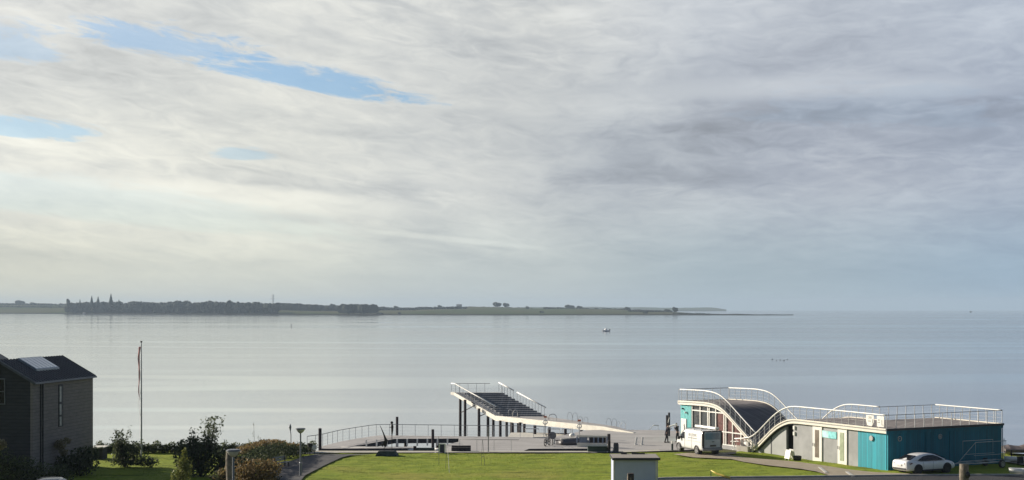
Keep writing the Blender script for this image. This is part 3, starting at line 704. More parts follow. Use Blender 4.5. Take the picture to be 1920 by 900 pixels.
def wheel(mb, c, r, ax, tr=.03):
    ax = Vector(ax).normalized(); a = ax.orthogonal().normalized(); b = ax.cross(a)
    mb.tube([Vector(c)+(a*cos(t_)+b*sin(t_))*r for t_ in np.linspace(0, 2*pi, 19)], tr, 5, False)
for s_, nm in ((-.52,'wheel'),(.52,'wheel')):
    mb = MB(); wheel(mb, (s_,0,.34), .31, (0,1,0), .035); mb.tube([(s_,-.05,.34),(s_,.05,.34)], .05, 8)
    for k in range(8): mb.beam((s_,0,.34), (s_+.3*cos(k*pi/4),0,.34+.3*sin(k*pi/4)), .008, .008)
    mb.build('wheel', MBLACK, T)
mb = MB(); mb.tube([(-.52,0,.34),(-.1,0,.3),(.35,0,.8),(-.25,0,.82),(-.1,0,.3)], .022, 6); mb.tube([(-.52,0,.34),(-.25,0,.82),(-.28,0,.95)], .018, 6); mb.tube([(.52,0,.34),(.34,0,.95)], .02, 6); mb.build('frame', MPILE, T)
mb = MB(); mb.tube([(.34,-.28,1.0),(.34,.28,1.0)], .018, 6); mb.build('handlebar', MPILE, T); mb = MB(); mb.ell((-.29,0,.97), (.14,.07,.04)); mb.build('saddle', MBLACK, T)
# low stands, benches and boats stored on the deck
MGREY = mat('grey_metal', (.24,.25,.27), .5, .2); MBLUEG = mat('blue_grey_paint', (.20,.24,.32), .5)
T = thing('boat_shed_barrier', 'long white and blue grey barrier with a row of dark square openings on the deck', 'barrier', at(1112,835,0))
a = at(1082, 837.5, 0); b = at(1138, 838.5, 0); dirv = (b-a).normalized()
mb = MB(); mb.beam(a+V(0,0,.17), b+V(0,0,.17), .14, .34); mb.beam(a+V(0,0,.93), b+V(0,0,.93), .16, .16); part(mb, 'rail_beam', MFASC, T)
mb = MB()
for f in (0,.14,.42,.56,.71,.86,1): p = a.lerp(b, f); mb.box(p+V(0,0,.6), (.12,.1,.6))
part(mb, 'upright', MBLUEG, T); mb = MB(); mb.box(a.lerp(b,.21)+V(0,.04,.62), (.7,.05,.5)); part(mb, 'panel', MBLUEG, T)
mb = MB(); mb.box(a.lerp(b,.7)+V(0,.08,.6), (1.4,.04,.5)); part(mb, 'backing', MPILE, T)
p = at(1073, 829, 0); T = thing('mooring_buoy', 'white ball buoy stored beside the fascia of the promenade', 'buoy', p)
mb = MB(); mb.ell(p+V(0,0,.62), (.28,.28,.2)); part(mb, 'float', MRAIL, T, True); mb = MB(); mb.tube([p, p+V(0,0,1.25)], .04, 6); part(mb, 'pole', MRAIL, T)
T = thing('rowing_boat', 'dark upturned rowing boat lying on the deck behind the long barrier', 'boat', at(1078,833,0), radians(25))
mb = MB(); rr = []
for k in range(9):
    f = k/8; xx = -1.5+3*f; hw = .58*sin(pi*min(1, .12+f*.88))**.6+.02; hh = .5*sin(pi*min(1,.15+.8*f))**.5
    rr.append([(xx, hw*cos(a_), hh*sin(a_)+.05) for a_ in np.linspace(0, pi, 9)])
mb.loft(rr); mb.build('hull', mat('dark_hull', (.09,.085,.09), .5), T, True); mb = MB(); mb.beam((-1.4,0,.5),(1.4,0,.55),.06,.1); mb.build('keel', MFASC, T)
p = at(1057, 833, 0); mb = MB(); mb.box(p+V(0,0,.36), (1.5,.4,.06)); mb.box(p+V(-.6,0,.17), (.08,.36,.34)); mb.box(p+V(.6,0,.17), (.08,.36,.34))
tag(mb.build('bench', MPILE), 'low dark plank bench on the deck left of the upturned boat', 'bench')
# lifebuoy stands hanging on the fascia
for u, v, lab in ((1022,806,'lifebuoy post with orange top against the promenade fascia, nearer the seating steps'),(1086,814,'lifebuoy post with orange top against the promenade fascia, nearer the ramp tip')):
    p = at(u, v+8, 0); T = thing('lifebuoy_post', lab, 'lifebuoy', p)
    mb = MB(); mb.box(p+V(0,0,.8), (.09,.09,1.6)); part(mb, 'post', MPOST, T)
    mb = MB(); wheel(mb, p+V(0,-.1,1.15), .2, (0,1,.2), .055); part(mb, 'ring', MRAIL, T, True)
    mb = MB(); mb.box(p+V(.02,0,1.66), (.3,.14,.16)); part(mb, 'hood', mat('orange_red', (.45,.12,.05), .5), T)
# dark containers by the quay
MDGREEN = mat('dark_green_paint', (.018,.04,.038), .5, var=.2); MNAVY = mat('navy_metal', (.035,.035,.09), .45)
a = at(1123, 848.6, 0)
T = thing('storage_box', 'long low dark green storage box on the quay, beside a dark post', 'box', a)
mb = MB(); mb.box(a+V(0,.3,.25), (1.85,.8,.46)); part(mb, 'body', MDGREEN, T, bevel=.02); mb = MB(); mb.box(a+V(0,.3,.51), (1.95,.9,.06)); part(mb, 'lid', MDGREEN, T)
def pile(u, vb, vt, z0, r, name, lab, cat, m=MPILE, grp=None, below=True):
    p = at(u, vb, z0); zt = zof(vt, p.y); mb = MB(); mb.tube([V(p.x,p.y,-3.0 if below else z0-.1), V(p.x,p.y,zt-.05), V(p.x,p.y,zt)], [r,r,r*.9], 14)
    return tag(mb.build(name, m, smooth=False), lab, cat, grp)
pile(1142,849,826,0,.13,'timber_pile','short dark pile at the right end of the green storage box','pile',below=False,grp='dark timber piles of the harbour bath')
pile(1141.5,829,813.5,0,.15,'timber_pile','squat dark pile head standing behind the right end of the barrier','pile',grp='dark timber piles of the harbour bath')
pile(600,841,803,0,.14,'timber_pile','dark pile at the landward start of the curving left railing','pile',grp='dark timber piles of the harbour bath')
pile(744.5,818.5,781.5,-.4,.13,'timber_pile','tallest dark pile, behind the walkway near the heron sculpture','pile',grp='dark timber piles of the harbour bath')
pile(811.5,838,805,-.4,.13,'timber_pile','dark pile rising from the dark pool in front of the walkway','pile',grp='dark timber piles of the harbour bath')
pile(1250.5,827,778.5,-.4,.10,'timber_pile','left and lower one of the two tight dark piles behind the walking person','pile',grp='dark timber piles of the harbour bath')
pile(1254.5,825.5,773.5,-.4,.10,'timber_pile','right and taller one of the two tight dark piles behind the walking person','pile',grp='dark timber piles of the harbour bath')
p = at(1155, 849.5, 0); T = thing('waste_bin', 'square navy waste bin on the quay edge right of the green storage box', 'bin', p)
mb = MB(); mb.box(p+V(0,0,.38), (.42,.42,.76)); part(mb, 'body', MNAVY, T, bevel=.02); mb = MB(); mb.box(p+V(0,0,.80), (.34,.34,.08)); part(mb, 'lid', MPILE, T)
p = at(1148, 849, 0); mb = MB(); mb.tube([p+V(-.45,0,.07), p+V(-.1,0,.07), p+V(.08,0,.16), p+V(.12,0,.4), p+V(.12,0,.66)], .06, 8)
tag(mb.build('mooring_bracket', MRAIL, smooth=True), 'white curved pipe between the green box and the navy bin', 'pipe')
# dark timber lock gate between the two pools, bench box
T = thing('pool_gate', 'dark green planked gate in the gap of the pool edge left of the bench box', 'gate', at(799,843,0))
a = at(778,844,0); b = at(815,844,0)
mb = MB(); mb.beam(a+V(0,0,-.35), b+V(0,0,-.35), .2, 1.1); part(mb, 'leaf', MDGREEN, T); mb = MB(); mb.box(a+V(0,-.05,-.1), (.25,.3,.9)); part(mb, 'post', MPILE, T)
p = at(865, 847.4, 0); T = thing('bench', 'black box shaped bench on the quay behind the lawn', 'bench', p)
mb = MB(); mb.box(p+V(-.02,.1,.22), (1.62,.5,.36)); part(mb, 'seat', MPILE, T); mb = MB(); mb.box(p+V(-.02,.32,.42), (1.62,.06,.18)); part(mb, 'backrest', MPILE, T)
p = at(829, 850.5, 0); T = thing('information_panel', 'small upright dark blue panel in a white frame at the lawn edge', 'sign', p)
mb = MB(); mb.box(p+V(0,0,.42), (.36,.08,.68)); part(mb, 'panel', MNAVY, T)
mb = MB(); mb.box(p+V(-.24,0,.42), (.12,.14,.84)); mb.box(p+V(.24,0,.42), (.10,.14,.84)); mb.box(p+V(0,0,.81), (.60,.16,.07)); part(mb, 'frame', MPOST, T)
# quay shadow gap wall toward water: stepped stone at the pool corner
mb = MB()
for k in range(3):
    a = at(972+k*9, 846.5-k*2, -.1-.15*k)
    mb.box(a+V(0,.1,-.25), (.9,.5,.4))
tag(mb.build('stone_steps', MBOARD), 'short flight of steps at the left corner of the quay basin', 'steps')
# loose sculptures on the lawn edge
MROCK = mat('dark_boulder', (.045,.06,.062), .9, var=.3, vscale=2, bump=.6, bscale=6)
p = at(725, 854.5, 0)
T = thing('sculpture', 'dark curved sail like sculpture beside a slender bird figure on a sloping stone base', 'sculpture', p)
mb = MB(); mb.loft([[p+V(x*s_, y*s_, z_) for x, y in ((-.9,-.35),(.85,-.4),(1.0,.3),(-.75,.4))] for s_, z_ in ((1.0,0),(.93,.12),(.75,.38),(.70,.40))]); part(mb, 'base', MROCK, T)
mb = MB(); q = p+V(-.35,0,.38); pts = []; xs = []
for f, xo, wd in ((0,.05,.05),(.1,.0,.05),(.16,.14,.07),(.2,.12,.22),(.26,.1,.34),(.34,.14,.33),(.42,.20,.26),(.55,.10,.14),(.7,-.02,.09),(.85,-.15,.06),(1.0,-.30,.02)):
    xs.append([q+V(xo-wd/2+.1,-.05,f*2.1), q+V(xo+wd/2+.1,-.05,f*2.1), q+V(xo+wd/2+.1,.05,f*2.1), q+V(xo-wd/2+.1,.05,f*2.1)])
mb.loft(xs); mb.extr([q+V(-.22,-.04,.52), q+V(.05,-.04,.34), q+V(.12,-.04,.62)], (0,.08,0)); part(mb, 'sail', MPILE, T)
mb = MB(); q = p+V(.42,.1,.38)
mb.tube([q, q+V(0,0,1.2), q+V(.02,0,1.6), q+V(.03,0,2.0), q+V(.0,0,2.3)], [.02,.03,.08,.11,.05], 8); mb.ell(q+V(-.01,0,2.32), (.12,.09,.11)); mb.tube([q+V(.02,0,1.95), q+V(-.22,0,1.93)], [.05,.02], 6)
part(mb, 'bird_figure', MPILE, T, True)
# slender steel play posts on the lawn
def posts(name, lab, legs, bar=None, cat='frame'):
    T = thing(name, lab, cat, Vector(legs[0][0]))
    for a, b in legs: mb = MB(); mb.tube([a, b], .014, 6); part(mb, 'leg', MRAILG, T)
    if bar: mb = MB(); mb.tube(list(bar), .02, 6); part(mb, 'crossbar', MRAILG, T)
def up(u, vb, ut, vt, Y=None):
    a = at(u, vb, 0); b = col(ut, Y or a.y, 0); b.z = zof(vt, b.y); return (a, b)
l1 = up(823,873,822.5,818); l2 = up(835.5,878.5,838,834); l3 = up(842.5,886.5,839,834, at(835.5,878.5,0).y)
posts('goal_frame', 'left group of thin steel posts of the swing frame on the lawn', [l1, l2, l3])
l4 = up(902.5,873,904.5,825); l5 = up(909,872.5,905,825, l4[1].y)
posts('goal_frame', 'narrow steel A shaped stand alone in the middle of the lawn', [l4, l5], (l4[0].lerp(l4[1],.35), l5[0].lerp(l5[1],.35)))
pile(915.5,849,800,0,.045,'slim_pole','single slim pole at the lawn edge, right of the bench box','pole',MRAILG,below=False)
# ------------------------------------------------------------ the pavilion with its wave shaped walkable roof
C0 = V(27.7, 109.5, 0); D1 = V(-.4655, .885, 0); D2 = V(.885, .4655, 0)
D1.normalize(); D2.normalize()
def B(t, w_, z=0.0): return C0+D1*t+D2*w_+V(0,0,z)
def bz(t, tab): return float(np.interp(t, [a for a, _ in tab], [b for _, b in tab]))
def smooth_tab(tab, n=4):
    xs = np.arange(tab[0][0], tab[-1][0]+1e-6, .2); zs = np.interp(xs, [a for a,_ in tab], [b for _,b in tab])
    for _ in range(n):
        zs[1:-1] = .25*zs[:-2]+.5*zs[1:-1]+.25*zs[2:]
    return list(zip(xs, zs))
RW = smooth_tab([(0,3.06),(4,3.08),(8,3.09),(10.6,3.10),(11.4,3.04),(12.1,2.85),(13.0,2.48),(13.8,1.98),(14.8,1.26),(15.6,.68),(16.2,.33),(16.8,.10),(17.2,.02)], 6)
LW = smooth_tab([(15.0,.15),(15.4,.25),(16.0,.55),(17.16,1.25),(18.5,2.06),(19.6,2.75),(20.3,3.15),(21.0,3.46),(21.9,3.66),(23.2,3.74),(25,3.72),(27.4,3.66)], 6)
PV = thing('beach_pavilion', 'low beach pavilion with a wave shaped walkable roof, glass front and turquoise end walls', 'building', B(8,5), 0)
MCREAM = mat('cream_roof_edge', (.74,.70,.60), .5, var=.06)
MROOF = board_mat('roof_decking', (.27,.245,.235), radians(28), .3, .4)
MSLOPE = board_mat('slope_decking', (.20,.19,.19), radians(118), .3, .5)
MCONC = mat('grey_render', (.34,.345,.345), .9, var=.17, vscale=.55, bump=.15, bscale=30)
MCONC2 = mat('pale_grey_panel', (.40,.41,.40), .85, var=.08, vscale=.8)
def ribbed(name, c, rough=.55, w_=.18):
    m = bpy.data.materials.new(name); m.use_nodes = True; n = NT(m.node_tree); p = n.n['Principled BSDF']; p.inputs['Roughness'].default_value = rough
    g_ = n.n.new('ShaderNodeNewGeometry'); P = g_.outputs['Position']
    q = n.map(P, rot=(0,0,radians(-27.7))); X_, Y_, Z_ = n.sep(q)
    s_ = n.m('ADD', X_, Y_); fr = n.m('FRACT', n.m('DIVIDE', s_, w_)); gap = n.ss(n.m('ABSOLUTE', n.m('SUBTRACT', fr, .5)), .38, .48)
    wn = n.n.new('ShaderNodeTexWhiteNoise'); wn.noise_dimensions = '1D'; n.l.new(n.m('FLOOR', n.m('DIVIDE', s_, w_)), wn.inputs['W'])
    st = n.noise(n.map(P, sc=(2,2,.25)), 2.0, 5, .65)
    f = n.m('MULTIPLY_ADD', wn.outputs[0], .28, .74); f = n.m('MULTIPLY', f, n.m('MULTIPLY_ADD', st, .6, .70)); f = n.m('MULTIPLY', f, n.m('MULTIPLY_ADD', gap, -.5, 1))
    v_ = n.n.new('ShaderNodeVectorMath'); v_.operation = 'SCALE'; v_.inputs[0].default_value = c; n.l.new(f, v_.inputs['Scale']); n.l.new(v_.outputs[0], p.inputs['Base Color'])
    n.l.new(n.bump(n.m('SUBTRACT', 1.0, gap), .5, .02), p.inputs['Normal']); return m
MTURQ = ribbed('turquoise_boards', (.0,.33,.42)); MTURQ2 = ribbed('light_turquoise_boards', (.10,.50,.50)); MTEALD = ribbed('deep_teal_boards', (.0,.155,.235))
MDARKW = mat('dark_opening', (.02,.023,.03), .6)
MFRAME = mat('white_window_frame', (.76,.75,.70), .45, var=.04)
MGLASS = bpy.data.materials.new('dark_glass'); MGLASS.use_nodes = True; q_ = MGLASS.node_tree.nodes['Principled BSDF']
q_.inputs['Base Color'].default_value = (.045,.05,.055,1); q_.inputs['Roughness'].default_value = .06; q_.inputs['Specular IOR Level'].default_value = .6
MREDG = mat('red_blind_behind_glass', (.14,.065,.058), .22, var=.5, vscale=1.3)
MDOORG = mat('pale_green_glass', (.38,.43,.30), .15, var=.12)
MDOORG2 = mat('brown_glass', (.20,.17,.14), .12, var=.3, vscale=1)
# right wing roof: near strip down the slope, and the full width block
def ribbon(tab, w0, w1, th, dz=0.0, tmin=-1e9, tmax=1e9):
    ts = [t for t, _ in tab if tmin <= t <= tmax]
    rings = [[B(t, w0, bz(t, tab)+dz), B(t, w1, bz(t, tab)+dz), B(t, w1, bz(t, tab)+dz-th), B(t, w0, bz(t, tab)+dz-th)] for t in ts]
    mb = MB(); mb.loft(rings); return mb
part(ribbon(RW, .12, 5.8, .28, -.02, 7.2, 11.6), 'roof_deck', MROOF, PV)
part(ribbon(RW, .12, 11.68, .28, -.02, 0, 7.21), 'roof_deck', MROOF, PV)
part(ribbon(RW, .12, 5.8, .25, -.02, 11.4, 16.4), 'roof_slope', MSLOPE, PV)
part(ribbon(LW, .25, 5.7, .28, -.02, 21.7, 27.35), 'roof_deck', MROOF, PV)
part(ribbon(LW, .25, 5.7, .25, -.02, 15.6, 21.9), 'roof_slope', MSLOPE, PV)
def edge(tab, w_, off, z0, z1, m, name, tmin=-1e9, tmax=1e9, taper=None):
    ts = [t for t, _ in tab if tmin <= t <= tmax]; rings = []
    for t in ts:
        z = bz(t, tab); rings.append([B(t, w_, z+z0), B(t, w_+off, z+z0), B(t, w_+off, z+z1), B(t, w_, z+z1)])
    mb = MB(); mb.loft(rings); return part(mb, name, m, PV)
# the near edge: bright lip, dark recess, second lip
edge(RW, -.02, .14, .05, -.06, MCREAM, 'roof_edge'); edge(RW, .04, .10, -.06, -.16, MCONC2, 'edge_recess'); edge(RW, -.01, .12, -.16, -.31, MCREAM, 'lower_edge')
edge(LW, .10, .14, .05, -.06, MCREAM, 'roof_edge', 15.6); edge(LW, .15, .10, -.06, -.16, MCONC2, 'edge_recess', 15.6); edge(LW, .11, .12, -.16, -.30, MCREAM, 'lower_edge', 15.6)
edge(RW, 5.72, .14, .05, -.25, MCREAM, 'roof_edge', 7.2, 16.3); edge(LW, 5.62, .14, .05, -.25, MCREAM, 'roof_edge', 16.2)
edge(RW, 11.66, .14, .05, -.25, MCREAM, 'roof_edge', 0, 7.2)
MEDGED = mat('dark_roof_edge', (.045,.05,.06), .6)
mb = MB(); mb.beam(B(-.06,-.05,3.03), B(-.06,11.85,3.03), .14, .16); part(mb, 'end_edge', MEDGED, PV)
mb = MB(); mb.beam(B(-.02,0,2.83), B(-.02,11.8,2.83), .10, .22); part(mb, 'end_fascia', MTEALD, PV)
mb = MB(); mb.beam(B(27.42,.1,3.55), B(27.42,5.75,3.55), .10, .3); part(mb, 'end_edge', MCREAM, PV)
# walls of the right wing (near face, w = .15)
def wall(name, m, t0, t1, z0, z1, w_=.18, th=.22, label=None):
    n = max(2, int(abs(t1-t0)/.35)+1); rings = []
    for i in range(n+1):
        t = t0+(t1-t0)*i/n; zt = z1(t) if callable(z1) else z1; zb = z0(t) if callable(z0) else z0
        if zt < zb: zt = zb+.01
        rings.append([B(t, w_, zb), B(t, w_+th, zb), B(t, w_+th, zt), B(t, w_, zt)])
    mb = MB(); mb.loft(rings); o = part(mb, name, m, PV)
    if label: o['label'] = label
    return o
gz = -.12
rz_ = lambda t: bz(t, RW)-.31
wall('wall', MTURQ, .0, 3.3, gz, rz_, label='turquoise boarded bay at the corner')
for a, b in ((3.3,4.55),(5.6,7.5),(8.6,11.05)): wall('wall', MCONC, a, b, gz, rz_, label='grey rendered bay')
wall('wall', MCONC2, 12.1, 14.0, gz, lambda t: bz(t, RW)-.42, .28); wall('wall', MCONC2, 14.1, 16.3, gz, lambda t: bz(t, RW)-.42, .28)
wall('seam', MDARKW, 13.98, 14.12, gz, lambda t: bz(t, RW)-.36, .27, .2)
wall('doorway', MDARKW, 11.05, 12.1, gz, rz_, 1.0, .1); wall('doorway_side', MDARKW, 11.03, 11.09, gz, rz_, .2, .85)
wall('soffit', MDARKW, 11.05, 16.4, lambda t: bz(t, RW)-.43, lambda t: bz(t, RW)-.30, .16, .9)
def door(t0, t1, gm, lab):
    d = wall('door', MFRAME, t0, t1, -.02, 2.74, .13, .10, lab)
    wd = t1-t0; k = wd*.24
    g_ = wall('glass', gm, t0+wd*.30, t1-wd*.30+.02, .28, 2.45, .11, .03); g_.parent = d
    mb = MB(); mb.tube([B(t1-wd*.13, .06, 1.15), B(t1-wd*.13, .06, 1.4)], .03, 6); h = part(mb, 'handle', MEDGED, PV); h.parent = d
    wall('door_side', MFRAME, t0-.05, t0+.08, -.03, 2.76, .10, .2); return d
door(7.5, 8.6, MDOORG2, 'white door with a narrow brown glass strip'); door(4.55, 5.6, MDOORG, 'white door with a narrow pale green glass strip')
s_ = wall('wall_sign', mat('sign_pale_cyan', (.42,.70,.70), .5, var=.25, vscale=2.2), 6.68, 7.42, 1.92, 2.46, .12, .04, 'pale cyan half of the sign between the doors')
s_ = wall('wall_sign', mat('sign_cyan', (.22,.60,.62), .5, var=.25, vscale=3), 5.74, 6.68, 1.90, 2.44, .12, .04, 'deeper cyan half of the sign between the doors')
for z in (2.42, 1.95): wall('wall_lamp', MFRAME, 10.78, 10.98, z-.14, z+.14, .06, .12)
mb = MB(); mb.tube([B(1.75,.08,2.28), B(1.75,.18,2.28)], .2, 16); part(mb, 'vent_cover', MCONC2, PV)
# teal end wall and back
mb = MB(); mb.beam(B(.06,.2,1.32), B(.06,11.7,1.32), .12, 2.92); part(mb, 'wall', MTEALD, PV)['label'] = 'long deep teal boarded end wall'
mb = MB(); mb.beam(B(.2,11.62,1.3), B(7.1,11.62,1.3), .12, 2.9); part(mb, 'wall', MTEALD, PV)
mb = MB(); mb.beam(B(7.1,5.7,1.3), B(7.1,11.6,1.3), .12, 2.9); part(mb, 'wall', MCONC, PV)
mb = MB(); mb.beam(B(7.2,5.6,1.3), B(11.1,5.6,1.3), .12, 2.9); part(mb, 'wall', MCONC, PV)
for w_ in (1.3, 5.3):
    mb = MB(); wheel(mb, B(-.03,w_,2.33), .17, D1, .035); mb.tube([B(-.03,w_,2.33), B(.0,w_,2.33)], .10 if w_ > 3 else .03, 12); part(mb, 'round_vent', MCONC2, PV)
for w_ in (.02, 3.9, 6.3, 11.75):
    mb = MB(); mb.tube([B(-.04,w_,2.7), B(-.04,w_,.1)], .035, 6); part(mb, 'downpipe', MTEALD, PV)
# left wing: glazed front under the roof edge
lz = lambda t: bz(t, LW)-.30
FLW = .35
wall('wall', MTURQ2, 25.6, 27.3, -.05, lz, .30, .2, 'light turquoise boarded bay at the far end')
mb = MB(); mb.beam(B(27.28,.4,1.7), B(27.28,5.6,1.7), .12, 3.4); part(mb, 'wall', MTURQ2, PV)
mb = MB(); mb.beam(B(27.2,5.55,1.7), B(21,5.55,1.7), .12, 3.4); part(mb, 'wall', MCONC, PV)
mb = MB(); n_ = 14
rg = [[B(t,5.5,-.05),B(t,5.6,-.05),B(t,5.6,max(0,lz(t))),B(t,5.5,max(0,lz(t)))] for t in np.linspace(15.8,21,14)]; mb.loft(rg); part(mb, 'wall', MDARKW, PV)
wall('white_panel', MFRAME, 26.35, 27.15, -.02, 2.1, .24, .05, 'plain white door panel at the far end')
mb = MB(); mb.box(B(26.9,.25,3.0), (.2,.12,.12)); part(mb, 'wall_lamp', MEDGED, PV)
mb = MB(); mb.ell(B(26.35,.22,2.68), (.14,.08,.1)); part(mb, 'wall_lamp', MFRAME, PV, True)
mull = [25.55, 24.3, 23.15, 22.9, 21.95, 20.75, 20.45, 19.5, 18.3, 17.4]
for a, b in zip(mull, mull[1:]):
    lo, hi = sorted((a, b))
    for (z0, z1) in ((.25, 1.35), (1.35, 2.95), (2.95, 9)):
        top_ = lambda t, z1=z1: max(z0+.02, min(z1, lz(t)-.02))
        if max(lz(lo), lz(hi)) < z0+.15: continue
        red = (hi < 22.1 and z0 < 1) or (hi < 22.1 and z0 < 2 and hi < 22)
        wn_ = wall('window_pane', MREDG if (red and not (z0 > 1 and False)) else MGLASS, lo+.05, hi-.05, z0+.03, top_, .42, .03, 'pane with red blind' if red else None)
for t in mull:
    zt = lz(t)
    if zt > .3: mb = MB(); mb.box((B(t,.37,.15)+B(t,.37,zt))/2, (.10,.10,zt-.15), rz=radians(27.7)); part(mb, 'mullion', MFRAME, PV)
for z, tend in ((1.35, 17.3), (2.95, 19.9), (.25, 15.9)):
    mb = MB(); mb.beam(B(25.6,.36,z), B(tend,.36,z), .09, .09); part(mb, 'transom', MFRAME, PV)
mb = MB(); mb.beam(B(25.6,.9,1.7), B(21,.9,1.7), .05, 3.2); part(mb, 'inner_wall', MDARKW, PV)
wall('plinth', MCONC, 15.2, 25.6, -.1, .22, .16, .3)
wall('low_wall', mat('sand_concrete', (.36,.34,.30), .9), 16.4, 18.0, -.1, .42, -.35, .25)
# railings on the roof edges
def rail_on(name, tab, w_, tmin, tmax, h=1.05, top=.055, step=.4, mt=MRAIL, mp=MPOST, extra=None, post=.84):
    ts = np.arange(tmin, tmax+.01, step); pts = [B(t, w_, bz(t, tab)) for t in ts]
    if extra: pts += extra
    return railing(name, PV, pts, h, post, top, mt, mp, .04, 3)
rail_on('near_railing', RW, .05, 0, 16.9, extra=[B(17.6,.05,.0), B(18.8,.05,-.12)])
rail_on('near_railing', LW, .17, 16.0, 27.4)
rail_on('inner_railing', RW, 5.8, 7.2, 15.2)
rail_on('inner_railing', LW, 5.7, 17.0, 27.4, top=.055)
rail_on('far_railing', RW, 11.75, 0, 7.2)
railing('end_railing', PV, [B(.0,.05,3.06), B(0,11.75,3.06)], 1.05, .92, .025, MRAILG, MPOST, .045, 4)
railing('end_railing', PV, [B(7.2,5.8,3.08), B(7.2,11.75,3.08)], 1.05, .92, .025, MRAILG, MPOST, .045, 4)
railing('end_railing', PV, [B(27.4,.17,3.66), B(27.4,5.7,3.66)], 1.05, .92, .03, MRAILG, MPOST, .04, 4)
# paper signs on the corner railing
MINK = mat('faint_ink', (.35,.36,.33), .7)
for i, (t0, lab) in enumerate(((.55,'white sign with faded grey figures tied to the corner railing, at the very corner'),(1.7,'white shield shaped sign tied to the corner railing, left of the other one'))):
    c = B(t0, -.06, 3.60); T = thing('railing_sign', lab, 'sign', c)
    wdt = .38 if i == 0 else .42
    pr = [(-wdt,.42),(wdt,.42),(wdt,-.38),(-wdt,-.38)] if i == 0 else [(-wdt,.42),(wdt,.42),(wdt,-.1),(.2,-.40),(-.3,-.36),(-wdt,-.05)]
    mb = MB(); mb.extr([c-D1*a+V(0,0,b) for a, b in pr], D2*.03); part(mb, 'board', MRAIL, T)
    mb = MB()
    for (a, b, w2, h2) in ((-.18,.12,.12,.10),(-.18,-.05,.26,.06),(.15,.0,.05,.3),(.2,-.22,.2,.05)) if i == 0 else ((-.1,.24,.06,.2),(.1,.24,.06,.2),(-.05,-.02,.3,.07),(.3,-.02,.05,.3)):
        mb.beam(c-D1*(a-w2/2)+V(0,0,b)-D2*.012, c-D1*(a+w2/2)+V(0,0,b)-D2*.012, .012, h2)
    part(mb, 'figures', MINK, T)
# white terrace furniture in the dip of the roof
def chair(c, rz, lab):
    T = thing('terrace_chair', lab, 'chair', c, rz, 'white terrace chairs in the dip of the roof')
    mb = MB(); mb.box((0,0,.44), (.42,.42,.04)); mb.build('seat', MRAIL, T); mb = MB(); mb.box((-.2,0,.68), (.04,.42,.42)); mb.build('backrest', MRAIL, T)
    for a in (-.18,.18):
        for b in (-.18,.18): mb = MB(); mb.tube([(a,b,.44),(a*1.2,b*1.15,0)], .02, 5); mb.build('leg', MRAIL, T)
chair(B(17.7,.55,.02), .4, 'white terrace chair nearest the red blinds'); chair(B(17.0,.62,.05), 1.6, 'middle white terrace chair behind the rail end'); chair(B(16.2,-.25,.05), 2.7, 'white terrace chair closest to the foot of the right hand ramp')
c = B(18.6,-.1,0); T = thing('terrace_table', 'small white round terrace table at the end of the ramp rail', 'table', c)
mb = MB(); mb.tube([c+V(0,0,.70), c+V(0,0,.73)], .38, 16); part(mb, 'table_top', MRAIL, T); mb = MB(); mb.tube([c, c+V(0,0,.7)], .04, 8); mb.tube([c, c+V(0,0,.03)], .22, 12); part(mb, 'pedestal', MRAIL, T)
# white tarpaulin covered thing and black tub by the doorway
c = at(1481, 862.5, 0); T = thing('folding_sign', 'bright white folding board on splayed feet leaning by the dark doorway', 'sign', c, radians(-62))
mb = MB(); mb.box((-.13,-.1,.45), (.62,.05,.72), M=Matrix.Rotation(radians(-14), 3, 'X')); mb.build('front_board', MRAIL, T, bevel=.02)
mb = MB(); mb.box((.12,.16,.48), (.56,.05,.8), M=Matrix.Rotation(radians(14), 3, 'X')); mb.build('rear_board', MRAIL, T, bevel=.02)
for a, b in ((-.35,-.2),(.1,-.22),(-.1,.3),(.36,.3)): mb = MB(); mb.tube([(a,b*.6,.2),(a,b,0)], .035, 6); mb.build('foot', MRAIL, T)
c = at(1495, 863, 0); mb = MB(); rr = []
for z, r in ((0,.27),(.25,.31),(.34,.30),(.37,.2)): rr.append([c+V(r*cos(a)*1.1, r*sin(a)*.8, z) for a in np.linspace(0, 2*pi, 15)[:-1]])
mb.loft(rr); tag(mb.build('tub', MBLACK, smooth=True), 'low black tub standing against the grey wall beside the white folding board', 'tub')

